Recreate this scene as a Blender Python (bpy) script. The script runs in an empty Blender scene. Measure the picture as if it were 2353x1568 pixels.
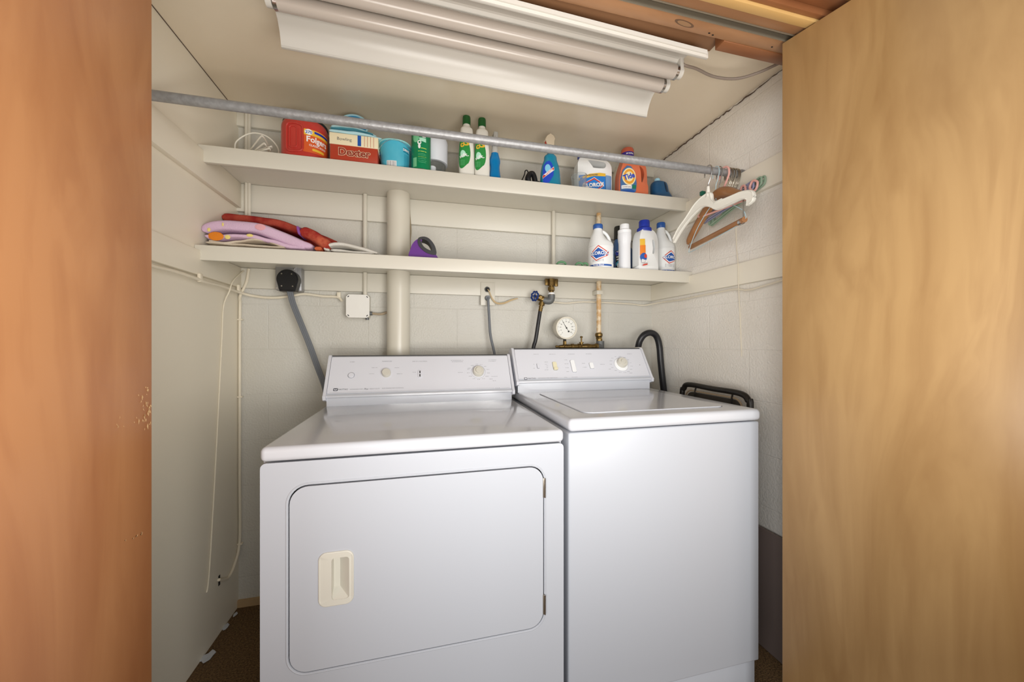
import bpy, bmesh, math, random
from mathutils import Vector, Matrix, noise as mnoise
from math import pi, sin, cos, tan, atan, atan2, sqrt, radians as R
random.seed(7)
S = bpy.context.scene
COL = S.collection

# ------------------------------------------------------------------ camera
F = 841.0; CX = 1176.5; CY = 790.0; YAW = math.atan2(208.0, 841.0)
CAM = Vector((0, 0, 1.155))
cd = bpy.data.cameras.new('camera'); cam = bpy.data.objects.new('camera', cd); COL.objects.link(cam)
cam.location = CAM; cam.rotation_euler = (pi/2, 0, -YAW)
cd.sensor_fit = 'HORIZONTAL'; cd.sensor_width = 36.0; cd.lens = F/2353*36
cd.shift_y = 6.0/2353; cd.clip_start = 0.02
S.camera = cam
# ------------------------------------------------------------------ light
w = bpy.data.worlds.new('world'); S.world = w; w.use_nodes = True
wb = w.node_tree.nodes['Background']; wb.inputs[0].default_value = (1.0, .97, .93, 1); wb.inputs[1].default_value = .34
def area(name, loc, target, sx, sy, power, col):
    l = bpy.data.lights.new(name, 'AREA'); l.shape = 'RECTANGLE'; l.size = sx; l.size_y = sy; l.energy = power; l.color = col
    o = bpy.data.objects.new(name, l); COL.objects.link(o); o.location = loc
    o.rotation_euler = (Vector(target)-Vector(loc)).to_track_quat('-Z', 'Y').to_euler(); return o
area('room_window_light', (-2.3, -1.9, 1.5), (1.1, 1.3, 1.15), 1.4, 1.7, 52, (.97, .98, .99))
area('added_fill_right', (1.4, -2.1, 1.45), (-.6, 1.5, .75), 1.2, 1.6, 40, (1.0, .98, .95))  # added fill from the right, brightens the left wall and rear left corner
area('added_fill_front', (.2, -3.6, 1.2), (-.2, 1.5, 1.05), 1.2, 1.1, 9, (1.0, .985, .96))  # added frontal fill, reaches the gap between left door and dryer
area('added_uplight', (.25, -.1, .95), (.3, .85, 2.3), 1.0, .5, 19, (1.0, .965, .91))  # added unseen uplight for ceiling and shelf undersides, stands in for bounced flash
S.view_settings.view_transform = 'Standard'; S.view_settings.look = 'None'
S.view_settings.gamma = 1; S.view_settings.use_curve_mapping = False; S.view_settings.exposure = .21

# ------------------------------------------------------------------ ray helper (photo pixel -> point on a real plane of the room)
_f = Vector((sin(YAW), cos(YAW), 0)); _r = Vector((cos(YAW), -sin(YAW), 0)); _u = Vector((0, 0, 1))
def P(u, v, X=None, Y=None, Z=None):
    d = _f + _r*((u-CX)/F) + _u*(-(v-CY)/F)
    if Y is not None: t = Y/d.y
    elif X is not None: t = X/d.x
    else: t = (Z-CAM.z)/d.z
    return CAM + d*t
def cyl_fit(ul, ur, Y):
    a0 = atan2(P(ul, 790, Y=1).x, 1); a1 = atan2(P(ur, 790, Y=1).x, 1)
    m = (a0+a1)/2; h = (a1-a0)/2
    return Y*tan(m), Y/cos(m)*sin(h)
def ZZ(u, v, Y): return P(u, v, Y=Y).z

# ------------------------------------------------------------------ materials
def lin(c):
    return tuple(((x/255)/12.92 if x/255 <= .04045 else ((x/255+.055)/1.055)**2.4) for x in c)
_m = {}
def mat(name, col, rough=.5, metal=0., spec=.5, bump=None, mottle=None, trans=0, ior=1.45, coat=0., sss=0):
    """col sRGB 0-255; bump=(scale,strength); mottle=(scale, col2, contrast)"""
    if name in _m: return _m[name]
    m = bpy.data.materials.new(name); m.use_nodes = True; nt = m.node_tree; b = nt.nodes['Principled BSDF']
    b.inputs['Base Color'].default_value = (*lin(col), 1); b.inputs['Roughness'].default_value = rough
    b.inputs['Metallic'].default_value = metal; b.inputs['Specular IOR Level'].default_value = spec
    b.inputs['Transmission Weight'].default_value = trans; b.inputs['IOR'].default_value = ior
    b.inputs['Coat Weight'].default_value = coat
    tc = nt.nodes.new('ShaderNodeTexCoord')
    if mottle:
        n = nt.nodes.new('ShaderNodeTexNoise'); n.inputs['Scale'].default_value = mottle[0]; n.inputs['Detail'].default_value = 5
        nt.links.new(tc.outputs['Object'], n.inputs['Vector'])
        cr = nt.nodes.new('ShaderNodeValToRGB'); k = mottle[2]
        cr.color_ramp.elements[0].position = .5-k; cr.color_ramp.elements[1].position = .5+k
        cr.color_ramp.elements[0].color = (*lin(col), 1); cr.color_ramp.elements[1].color = (*lin(mottle[1]), 1)
        nt.links.new(n.outputs['Fac'], cr.inputs[0]); nt.links.new(cr.outputs[0], b.inputs['Base Color'])
    if bump:
        n = nt.nodes.new('ShaderNodeTexNoise'); n.inputs['Scale'].default_value = bump[0]; n.inputs['Detail'].default_value = 3
        nt.links.new(tc.outputs['Object'], n.inputs['Vector'])
        bp = nt.nodes.new('ShaderNodeBump'); bp.inputs['Strength'].default_value = bump[1]; bp.inputs['Distance'].default_value = .002
        nt.links.new(n.outputs['Fac'], bp.inputs['Height']); nt.links.new(bp.outputs[0], b.inputs['Normal'])
    _m[name] = m; return m

def block_mat(name, axes, col, off):
    """painted concrete block: stippled paint, faint joints. axes = which object axes give (length, height)"""
    m = bpy.data.materials.new(name); m.use_nodes = True; nt = m.node_tree; b = nt.nodes['Principled BSDF']; N = nt.nodes.new; L = nt.links.new
    b.inputs['Roughness'].default_value = .42
    tc = N('ShaderNodeTexCoord'); sx = N('ShaderNodeSeparateXYZ'); L(tc.outputs['Object'], sx.inputs[0])
    cm = N('ShaderNodeCombineXYZ'); L(sx.outputs[axes[0]], cm.inputs[0]); L(sx.outputs[axes[1]], cm.inputs[1])
    mp = N('ShaderNodeMapping'); mp.inputs['Location'].default_value = (off[0], off[1], 0); L(cm.outputs[0], mp.inputs[0])
    # wobble
    nz = N('ShaderNodeTexNoise'); nz.inputs['Scale'].default_value = 9; L(tc.outputs['Object'], nz.inputs['Vector'])
    vm = N('ShaderNodeVectorMath'); vm.operation = 'SCALE'; vm.inputs['Scale'].default_value = .006; L(nz.outputs['Color'], vm.inputs[0])
    va = N('ShaderNodeVectorMath'); va.operation = 'ADD'; L(mp.outputs[0], va.inputs[0]); L(vm.outputs[0], va.inputs[1])
    br = N('ShaderNodeTexBrick'); br.inputs['Scale'].default_value = 1; br.inputs['Brick Width'].default_value = .42; br.inputs['Row Height'].default_value = .2007
    br.inputs['Mortar Size'].default_value = .003; br.inputs['Mortar Smooth'].default_value = .6; br.offset = .5
    L(va.outputs[0], br.inputs['Vector'])
    mx = N('ShaderNodeMix'); mx.data_type = 'RGBA'; mx.inputs[6].default_value = (*lin(col), 1); mx.inputs[7].default_value = (*lin([c*.985 for c in col]), 1)
    mm = N('ShaderNodeMath'); mm.operation = 'MULTIPLY'; mm.inputs[1].default_value = .4; L(br.outputs['Fac'], mm.inputs[0]); L(mm.outputs[0], mx.inputs[0])
    n2 = N('ShaderNodeTexNoise'); n2.inputs['Scale'].default_value = 2.3; n2.inputs['Detail'].default_value = 4; L(tc.outputs['Object'], n2.inputs['Vector'])
    cr = N('ShaderNodeValToRGB'); cr.color_ramp.elements[0].position = .35; cr.color_ramp.elements[1].position = .7
    cr.color_ramp.elements[0].color = (1, 1, 1, 1); cr.color_ramp.elements[1].color = (.93, .915, .88, 1); L(n2.outputs['Fac'], cr.inputs[0])
    m2 = N('ShaderNodeMix'); m2.data_type = 'RGBA'; m2.blend_type = 'MULTIPLY'; m2.inputs[0].default_value = 1; L(mx.outputs[2], m2.inputs[6]); L(cr.outputs[0], m2.inputs[7])
    L(m2.outputs[2], b.inputs['Base Color'])
    n3 = N('ShaderNodeTexNoise'); n3.inputs['Scale'].default_value = 120; n3.inputs['Detail'].default_value = 4; L(tc.outputs['Object'], n3.inputs['Vector'])
    hs = N('ShaderNodeMath'); hs.operation = 'MULTIPLY_ADD'; hs.inputs[1].default_value = -.28; L(br.outputs['Fac'], hs.inputs[0]); L(n3.outputs['Fac'], hs.inputs[2])
    bp = N('ShaderNodeBump'); bp.inputs['Strength'].default_value = .8; bp.inputs['Distance'].default_value = .003; L(hs.outputs[0], bp.inputs['Height'])
    L(bp.outputs[0], b.inputs['Normal']); return m

def wood_mat(name, c1, c2, c3, rough=.4, grain=1.0, axis='z', streak=14, bands=.5):
    m = bpy.data.materials.new(name); m.use_nodes = True; nt = m.node_tree; b = nt.nodes['Principled BSDF']; N = nt.nodes.new; L = nt.links.new
    b.inputs['Roughness'].default_value = rough; b.inputs['Coat Weight'].default_value = .12; b.inputs['Coat Roughness'].default_value = .3
    tc = N('ShaderNodeTexCoord')
    mp = N('ShaderNodeMapping'); sc = {'z': (2.2, 2.2, .55), 'x': (.55, 2.2, 2.2)}[axis]; mp.inputs['Scale'].default_value = sc
    L(tc.outputs['Object'], mp.inputs[0])
    n1 = N('ShaderNodeTexNoise'); n1.inputs['Scale'].default_value = 1.7; n1.inputs['Detail'].default_value = 4; n1.inputs['Distortion'].default_value = 1.2; L(mp.outputs[0], n1.inputs['Vector'])
    n2 = N('ShaderNodeTexNoise'); n2.inputs['Scale'].default_value = 1.0*streak; n2.inputs['Detail'].default_value = 8
    m2 = N('ShaderNodeMapping'); s2 = {'z': (1.6, 1.6, .09), 'x': (.09, 1.6, 1.6)}[axis]; m2.inputs['Scale'].default_value = s2; L(tc.outputs['Object'], m2.inputs[0])
    va = N('ShaderNodeVectorMath'); va.operation = 'MULTIPLY_ADD'; va.inputs[1].default_value = (.35, .35, .1); L(n1.outputs['Color'], va.inputs[0]); L(m2.outputs[0], va.inputs[2])
    L(va.outputs[0], n2.inputs['Vector'])
    cr = N('ShaderNodeValToRGB'); cr.color_ramp.elements[0].position = .34; cr.color_ramp.elements[1].position = .68
    cr.color_ramp.elements[0].color = (*lin(c1), 1); cr.color_ramp.elements[1].color = (*lin(c2), 1); L(n1.outputs['Fac'], cr.inputs[0])
    c2r = N('ShaderNodeValToRGB'); c2r.color_ramp.elements[0].position = .4; c2r.color_ramp.elements[1].position = .75; L(n2.outputs['Fac'], c2r.inputs[0])
    mm = N('ShaderNodeMath'); mm.operation = 'MULTIPLY'; mm.inputs[1].default_value = bands; L(c2r.outputs[0], mm.inputs[0])
    mx = N('ShaderNodeMix'); mx.data_type = 'RGBA'; L(mm.outputs[0], mx.inputs[0]); L(cr.outputs[0], mx.inputs[6]); mx.inputs[7].default_value = (*lin(c3), 1)
    L(mx.outputs[2], b.inputs['Base Color'])
    return m

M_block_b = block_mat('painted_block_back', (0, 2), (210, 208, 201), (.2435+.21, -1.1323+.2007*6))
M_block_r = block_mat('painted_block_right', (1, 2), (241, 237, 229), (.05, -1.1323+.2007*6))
M_cream = mat('cream_paint', (240, 234, 218), .38, bump=(60, .12))
M_cream_l = mat('cream_paint_left', (241, 233, 214), .45, bump=(25, .08), mottle=(1.6, (238, 231, 215), .35))
M_ceil = mat('ceiling_paint', (240, 229, 208), .3, mottle=(2.2, (230, 214, 188), .3), bump=(18, .1))
M_trim = mat('trim_paint', (219, 215, 203), .33, bump=(45, .15))
M_pipe = mat('painted_pipe', (216, 211, 197), .28)
M_carpet = mat('brown_carpet', (128, 100, 64), .95, mottle=(190, (70, 50, 28), .16), bump=(260, 1.0))
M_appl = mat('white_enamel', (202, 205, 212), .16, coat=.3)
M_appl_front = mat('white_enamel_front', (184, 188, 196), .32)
M_panel = mat('console_white', (216, 218, 226), .35)
M_bisque = mat('ivory_plastic', (206, 203, 192), .4)
M_dark = mat('dark_gap', (30, 28, 27), .7)
M_print = mat('grey_print', (148, 150, 156), .6)
M_printd = mat('dark_print', (80, 82, 90), .6)
M_black = mat('black_plastic', (24, 24, 26), .38)
M_rubber = mat('black_rubber', (34, 34, 38), .35)
M_galv = mat('galvanised_steel', (168, 168, 170), .4, .35, mottle=(70, (146, 146, 146), .2), bump=(140, .3))
M_steel = mat('bright_steel', (200, 200, 200), .22, 1.0)
M_brass = mat('aged_brass', (150, 122, 70), .38, .85, mottle=(60, (96, 78, 48), .25))
M_lead = mat('grey_fitting', (112, 114, 114), .55, .4)
M_white = mat('white_plastic', (238, 240, 242), .35)
M_whitew = mat('white_label', (240, 240, 240), .45)
M_red = mat('label_red', (206, 62, 44), .45)
M_blue = mat('label_blue', (28, 84, 168), .45)
M_navy = mat('cap_blue', (30, 52, 160), .35)
M_midblue = mat('cap_midblue', (42, 88, 160), .4)
M_greyc = mat('grey_cord', (112, 116, 122), .5)
M_cord = mat('cream_cable', (232, 223, 203), .5)

# ------------------------------------------------------------------ mesh builder
ORG = {}
def catmull(pts, k=6, closed=False):
    pts = [Vector(p) for p in pts]; n = len(pts); out = []
    rng = range(n if closed else n-1)
    for i in rng:
        p1, p2 = pts[i], pts[(i+1) % n]
        p0 = pts[(i-1) % n] if (closed or i > 0) else p1*2-p2
        p3 = pts[(i+2) % n] if (closed or i+2 < n) else p2*2-p1
        for j in range(k):
            t = j/k
            out.append(.5*((2*p1)+(p2-p0)*t+(2*p0-5*p1+4*p2-p3)*t*t+(3*p1-p0-3*p2+p3)*t**3))
    if not closed: out.append(pts[-1])
    return out
def rrect(x0, x1, z0, z1, r, k=6):
    out = []
    for cx, cz, a in ((x1-r, z1-r, 0), (x0+r, z1-r, 90), (x0+r, z0+r, 180), (x1-r, z0+r, 270)):
        for i in range(k+1):
            t = R(a+90*i/k); out.append((cx+r*cos(t), cz+r*sin(t)))
    return out
def circle(cx, cz, r, k=32, r2=None): return [(cx+r*cos(2*pi*i/k), cz+(r2 or r)*sin(2*pi*i/k)) for i in range(k)]
class B:
    def __init__(s): s.v = []; s.f = []; s.mi = []; s.mats = []
    def slot(s, m):
        if m not in s.mats: s.mats.append(m)
        return s.mats.index(m)
    def add(s, vs, fs, m):
        o = len(s.v); s.v += [Vector(v) for v in vs]; k = s.slot(m)
        for f in fs: s.f.append([i+o for i in f]); s.mi.append(k)
        return s
    def bm(s, b, m, M=None):
        b.verts.index_update(); vs = [(M @ v.co if M else v.co.copy()) for v in b.verts]; fs = [[v.index for v in f.verts] for f in b.faces]; b.free()
        return s.add(vs, fs, m)
    def box(s, x0, x1, y0, y1, z0, z1, m, bev=0, seg=2, M=None):
        b = bmesh.new(); bmesh.ops.create_cube(b, size=1)
        for v in b.verts: v.co = Vector((x0+(v.co.x+.5)*(x1-x0), y0+(v.co.y+.5)*(y1-y0), z0+(v.co.z+.5)*(z1-z0)))
        if bev: bmesh.ops.bevel(b, geom=b.edges[:], offset=bev, segments=seg, profile=.5, affect='EDGES')
        return s.bm(b, m, M)
    def tube(s, pts, r, m, seg=10, closed=False, k=0, cap=True, flat=None):
        """r number or list; flat=(aspect, up vector) for ribbons"""
        if k: 
            if isinstance(r, (list, tuple)):
                rr = catmull([(a, 0, 0) for a in r], k, closed); r = [a.x for a in rr]
            pts = catmull(pts, k, closed)
        pts = [Vector(p) for p in pts]; n = len(pts)
        rad = r if isinstance(r, (list, tuple)) else [r]*n
        T = []
        for i in range(n):
            a = pts[(i-1) % n] if (closed or i > 0) else pts[i]; b = pts[(i+1) % n] if (closed or i < n-1) else pts[i]
            d = (b-a); T.append(d.normalized() if d.length > 1e-9 else Vector((0, 0, 1)))
        up = Vector(flat[1]) if flat else (Vector((0, 0, 1)) if abs(T[0].z) < .9 else Vector((1, 0, 0)))
        nrm = (up - T[0]*up.dot(T[0])).normalized(); vs = []; fs = []
        for i in range(n):
            if flat: nrm = (up-T[i]*up.dot(T[i])).normalized()
            else:
                nrm = nrm - T[i]*nrm.dot(T[i]); nrm = nrm.normalized() if nrm.length > 1e-6 else T[i].orthogonal().normalized()
            bi = T[i].cross(nrm)
            for j in range(seg):
                t = 2*pi*j/seg; vs.append(pts[i]+(nrm*cos(t)*(flat[0] if flat else 1)+bi*sin(t))*rad[i])
        for i in range(n if closed else n-1):
            for j in range(seg):
                a = i*seg+j; b = i*seg+(j+1) % seg; c = ((i+1) % n)*seg+(j+1) % seg; d = ((i+1) % n)*seg+j
                fs.append([a, b, c, d])
        if cap and not closed:
            fs.append(list(range(seg))[::-1]); fs.append([(n-1)*seg+j for j in range(seg)])
        return s.add(vs, fs, m)
    def cyl(s, p0, p1, r, m, seg=24, r1=None): return s.tube([p0, p1], [r, r if r1 is None else r1], m, seg)
    def lathe(s, prof, m, M=None, seg=32):
        """prof (r,z) about local z"""
        M = M or Matrix(); vs = []; fs = []; n = len(prof)
        for r, z in prof:
            for j in range(seg):
                t = 2*pi*j/seg; vs.append(M @ Vector((r*cos(t), r*sin(t), z)))
        for i in range(n-1):
            for j in range(seg):
                fs.append([i*seg+j, i*seg+(j+1) % seg, (i+1)*seg+(j+1) % seg, (i+1)*seg+j])
        fs.append(list(range(seg))[::-1]); fs.append([(n-1)*seg+j for j in range(seg)])
        return s.add(vs, fs, m)
    def sphere(s, c, r, m, sc=(1, 1, 1), M=None):
        b = bmesh.new(); bmesh.ops.create_uvsphere(b, u_segments=20, v_segments=12, radius=1)
        for v in b.verts: v.co = Vector((c[0]+v.co.x*r*sc[0], c[1]+v.co.y*r*sc[1], c[2]+v.co.z*r*sc[2]))
        return s.bm(b, m, M)
    def prism(s, poly, f0, f1, m):
        """poly of 2D pts; f0,f1 map 2D->3D for the two caps"""
        n = len(poly); vs = [f0(*p) for p in poly]+[f1(*p) for p in poly]
        fs = [list(range(n)), [n+i for i in range(n)][::-1]]+[[i, i+n, (i+1) % n+n, (i+1) % n] for i in range(n)]
        return s.add(vs, fs, m)
    def holed(s, outer, hole, fr, bk, m):
        """plate with hole; fr,bk map 2D->3D"""
        b = bmesh.new(); L = []
        for loop in (outer, hole):
            vs = [b.verts.new((p[0], p[1], 0)) for p in loop]; L.append(len(vs))
            for i in range(len(vs)): b.edges.new((vs[i], vs[(i+1) % len(vs)]))
        bmesh.ops.triangle_fill(b, edges=b.edges[:], use_beauty=True)
        b.verts.index_update(); base = [(v.co.x, v.co.y) for v in b.verts]; tri = [[v.index for v in f.verts] for f in b.faces]; b.free()
        n = len(base); vs = [fr(*p) for p in base]+[bk(*p) for p in base]
        fs = tri+[[i+n for i in f][::-1] for f in tri]
        o = 0
        for ln in L:
            for i in range(ln): fs.append([o+i, o+(i+1) % ln, o+(i+1) % ln+n, o+i+n])
            o += ln
        return s.add(vs, fs, m)
    def build(s, name, parent=None, local=False, sharp=35, org=None, rot=0):
        o0 = Vector((0, 0, 0)) if local else (ORG.get(parent.name, Vector((0, 0, 0))) if parent else Vector(org or (0, 0, 0)))
        me = bpy.data.meshes.new(name); me.from_pydata([v-o0 for v in s.v], [], s.f)
        for m in s.mats: me.materials.append(m)
        for i, p in enumerate(me.polygons): p.material_index = s.mi[i]; p.use_smooth = True
        b = bmesh.new(); b.from_mesh(me); bmesh.ops.recalc_face_normals(b, faces=b.faces[:]); b.to_mesh(me); b.free()
        me.set_sharp_from_angle(angle=R(sharp))
        o = bpy.data.objects.new(name, me); COL.objects.link(o)
        if parent: o.parent = parent; ORG[o.name] = o0
        else: o.location = o0; ORG[o.name] = o0.copy()
        return o
def tag(o, label, cat, group=None, kind=None):
    o['label'] = label; o['category'] = cat
    if group: o['group'] = group
    if kind: o['kind'] = kind
    return o
def thing(name, loc, label, cat, group=None, rz=0):
    o = bpy.data.objects.new(name, None); COL.objects.link(o); o.location = loc; o.rotation_euler = (0, 0, rz); o.empty_display_size = .05
    ORG[o.name] = Vector(loc); return tag(o, label, cat, group)
def structure(b, name, label=None, cat=None):
    o = b.build(name); o['kind'] = 'structure'
    if label: o['label'] = label
    if cat: o['category'] = cat
    return o
# ---- lettering
_tx = {}
def text_geo(s, off=0):
    k0 = (s, round(off, 3))
    if k0 in _tx: return _tx[k0]
    c = bpy.data.curves.new('tx', 'FONT'); c.body = s; c.size = 1; c.align_x = 'CENTER'; c.align_y = 'CENTER'; c.resolution_u = 3; c.offset = off
    o = bpy.data.objects.new('tx', c); COL.objects.link(o); bpy.context.view_layer.update()
    me = o.evaluated_get(bpy.context.evaluated_depsgraph_get()).to_mesh()
    g = ([(v.co.x, v.co.y) for v in me.vertices], [list(p.vertices) for p in me.polygons])
    o.to_mesh_clear(); bpy.data.objects.remove(o); bpy.data.curves.remove(c); _tx[k0] = g; return g
def put_text(b, s, size, m, fn, x=0, z=0, bold=0, sx=1, shear=0, rot=0):
    """fn maps (x,z) -> 3D; bold draws offset copies to thicken"""
    vs, fs = text_geo(s, bold/size*.8); ca, sa = cos(rot), sin(rot)
    offs = [(0, 0)]
    for dx, dz in offs:
        out = []
        for px, pz in vs:
            qx = px*size*sx+pz*size*shear+dx; qz = pz*size+dz
            out.append(fn(x+qx*ca-qz*sa, z+qx*sa+qz*ca))
        b.add(out, fs, m)
# ---- bottles: lofted superellipse bodies with wrapped labels
class Loft:
    def __init__(s, secs, smooth=4):
        q = [tuple(list(a)+[0]*(6-len(a))) for a in secs]   # z, rx, ry, n, ox, oy
        if smooth:
            A = catmull([(a[0], a[1], a[2]) for a in q], smooth); Bq = catmull([(a[3], a[4], a[5]) for a in q], smooth)
            q = [(a.x, a.y, a.z, b.x, b.y, b.z) for a, b in zip(A, Bq)]
            z = q[0][0]; qq = []
            for a in q: z = max(z, a[0]); qq.append((z,)+a[1:])
            q = qq
        s.q = q
    def at(s, z):
        q = s.q
        if z <= q[0][0]: return q[0]
        for a, b in zip(q, q[1:]):
            if a[0] <= z <= b[0] and b[0] > a[0]:
                t = (z-a[0])/(b[0]-a[0]); return tuple(a[i]+(b[i]-a[i])*t for i in range(6))
        return q[-1]
    def pt(s, th, z, off=0, a=None):
        a = a or s.at(z); c, d = cos(th), sin(th); n = 2/max(a[3], .5)
        x = math.copysign(abs(c)**n, c); y = math.copysign(abs(d)**n, d)
        p = Vector((a[4]+x*a[1], a[5]+y*a[2], z)); g = Vector((c, d, 0)); return p+g*off
    def to(s, b, m, N=48):
        vs = []; fs = []; q = s.q
        for a in q:
            for j in range(N): vs.append(s.pt(2*pi*j/N, a[0], 0, a))
        for i in range(len(q)-1):
            for j in range(N): fs.append([i*N+j, i*N+(j+1) % N, (i+1)*N+(j+1) % N, (i+1)*N+j])
        fs.append(list(range(N))[::-1]); fs.append([(len(q)-1)*N+j for j in range(N)])
        return b.add(vs, fs, m)
    def fn(s, th0, off, zc=0, rr=None):
        def f(x, z):
            a = s.at(zc+z); r = rr or max((a[1]+a[2])/2, .005)
            return s.pt(-pi/2+th0+x/r, zc+z, off)
        return f
    def fnflat(s, off, zc=0, xo=0):
        """front-facing projection: x is real x"""
        def f(x, z):
            a = s.at(zc+z); X = max(-.97, min(.97, (x+xo)/a[1])); n = a[3]
            y = (1-abs(X)**n)**(1/n)*a[2]; return Vector((a[4]+X*a[1], a[5]-y-off, zc+z))
        return f
def decal(b, poly, fn, m, rings=6):
    """filled star-shaped outline wrapped on a surface"""
    cx = sum(p[0] for p in poly)/len(poly); cz = sum(p[1] for p in poly)/len(poly); n = len(poly)
    # densify outline
    q = []
    for i in range(n):
        a, c = poly[i], poly[(i+1) % n]; L = math.hypot(c[0]-a[0], c[1]-a[1]); k = max(1, int(L/.006))
        for j in range(k): q.append((a[0]+(c[0]-a[0])*j/k, a[1]+(c[1]-a[1])*j/k))
    n = len(q); vs = [fn(cx, cz)]; fs = []
    for r in range(1, rings+1):
        for p in q: vs.append(fn(cx+(p[0]-cx)*r/rings, cz+(p[1]-cz)*r/rings))
    for j in range(n): fs.append([0, 1+j, 1+(j+1) % n])
    for r in range(rings-1):
        for j in range(n):
            a = 1+r*n+j; c = 1+r*n+(j+1) % n; fs.append([a, c, c+n, a+n])
    b.add(vs, fs, m)
def rect(x0, x1, z0, z1): return [(x0, z0), (x1, z0), (x1, z1), (x0, z1)]

# ================================================================== THE ROOM
XL, XR, YB, ZC = -.7805, 1.285, 1.85, 2.165
structure(B().box(-3.2, 3.6, -7, 2.1, -.06, 0, M_carpet), 'floor')
structure(B().box(XL-.1, XR+.1, YB, YB+.12, 0, ZC+.1, M_block_b), 'wall_back')
structure(B().box(XL-.1, XL, .8, YB, 0, ZC+.1, M_cream_l), 'wall_left')
structure(B().box(XR, XR+.12, .62, YB, 0, ZC+.1, M_block_r), 'wall_right')
structure(B().box(XL-.1, XR+.12, .893, YB+.1, ZC, ZC+.05, M_ceil), 'ceiling')
M_plaster = mat('room_plaster', (214, 208, 196), .7)
b = B(); b.box(-2.2, -.545, .80, .893, 0, 2.6, M_plaster); structure(b, 'wall_front_left')
b = B(); b.box(1.41, 3.2, .80, .893, 0, 2.6, M_plaster); structure(b, 'wall_front_right')
b = B(); b.box(-2.2, 3.2, .80, .893, 2.085, 2.6, M_plaster); structure(b, 'wall_front_above')
# battens carrying the shelves (painted boards)
n = [0]
def trim(x0, x1, y0, y1, z0, z1, m=None, bev=.0015):
    n[0] += 1; return structure(B().box(x0, x1, y0, y1, z0, z1, m or M_trim, bev), 'trim_%d' % n[0])
c = CAM.z
T = .019
trim(XL, XR, YB-T, YB, c+.577, c+.697)                 # upper batten on back wall
trim(XL, XR, YB-T, YB, c+.243, c+.331)                 # lower batten on back wall
trim(XL, XR, YB-T, YB, c+.950, ZC)                     # batten under the ceiling
trim(XL, XL+T, .9, YB-T, c+.590, c+.697, M_cream_l)
trim(XL, XL+T, .9, YB-T, c+.243, c+.331, M_cream_l)
trim(XR-T, XR, .9, YB-T, c+.590, c+.697, M_cream)
trim(XR-T, XR, .9, YB-T, c+.243, c+.331, M_cream)
# baseboards
o = structure(B().box(XL, -.36, YB-.012, YB, 0, .03, mat('stained_base', (190, 160, 120), .6)), 'baseboard_back')
# door head: jamb, track, stop, casing
W_pine = wood_mat('pine_jamb', (176, 132, 94), (152, 108, 72), (120, 82, 52), .35, axis='x', bands=.45)
W_red = wood_mat('stained_fir', (150, 98, 62), (128, 80, 48), (104, 62, 36), .35, axis='x', bands=.4)
W_light = wood_mat('light_strip', (212, 176, 116), (196, 156, 96), (176, 134, 76), .4, axis='x', bands=.35)
W_ply = wood_mat('rough_plywood', (160, 118, 84), (134, 94, 62), (108, 74, 48), .6, axis='x', bands=.4)
W_gold = wood_mat('gold_ply', (178, 134, 62), (164, 118, 50), (144, 98, 40), .35, axis='x', bands=.3)
zc = c+.890
x0h, x1h = -.55, 1.41
trim(x0h, x1h, .852, .893, zc, zc+.04, W_pine)                       # rear half of jamb
trim(x0h, x1h, .800, .829, zc, zc+.04, W_pine)                       # front half
M_track = mat('track_metal', (150, 140, 122), .45, .5)
b = B(); b.box(x0h, x1h, .829, .8315, zc-.002, zc+.03, M_track); b.box(x0h, x1h, .8495, .852, zc-.002, zc+.03, M_track); b.box(x0h, x1h, .829, .852, zc+.022, zc+.026, M_track)
o = structure(b, 'trim_%d' % 98)
trim(x0h, x1h, .776, .800, zc-.006, zc+.03, W_light, .003)            # light stop strip
trim(x0h, x1h, .762, .776, zc+.002, zc+.05, W_red, .002)
trim(x0h, x1h, .722, .762, zc+.020, zc+.07, W_red)                    # dark stained casing
trim(x0h, x1h, .640, .722, zc+.010, zc+.06, W_gold, .002)
trim(-.55, .885, .893, .975, c+.925, c+1.0099, W_ply)                  # rough header board behind jamb
trim(.862, 1.24, .893, .928, c+.888, c+1.0099, W_red)                 # short block at the right
# knot and nail holes in the jamb, ragged gap where ceiling meets the walls
b = B(); kp = P(1575, 51, Z=zc)
for sc_, mm, dz in ((1, mat('knot_ring', (104, 78, 58), .5), .0006), (.72, mat('knot_core', (150, 116, 84), .5), .0010)):
    b.prism([(kp.x+.034*sc_*cos(a)*.9+.012*sc_*sin(a), .872+.009*sc_*sin(a)) for a in [2*pi*i/24 for i in range(24)]], lambda X, Y_: Vector((X, Y_, zc-dz)), lambda X, Y_: Vector((X, Y_, zc)), mm)
for X_, Y_ in ((.80, .882), (.815, .885), (1.02, .878)): b.prism(circle(X_, Y_, .0035, 10, .002), lambda X, Y2: Vector((X, Y2, zc-.0006)), lambda X, Y2: Vector((X, Y2, zc)), M_dark)
structure(b, 'trim_%d' % 97)
random.seed(11); b = B(); pts = []; q = .93
while q < YB-T: pts.append(Vector((XR-.002, q, ZC-.003-random.uniform(0, .006)))); q += random.uniform(.008, .02)
b.tube(pts, [random.uniform(.0008, .0032) for _ in pts], mat('ragged_gap', (92, 74, 60), .8), 6); structure(b, 'trim_%d' % 96)
b = B(); b.tube([(XL+.001, .93, ZC-.001), (XL+.001, YB-T, ZC-.001)], .0014, mat('ragged_gap', (92, 74, 60), .8), 6); structure(b, 'trim_%d' % 95)
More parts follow.
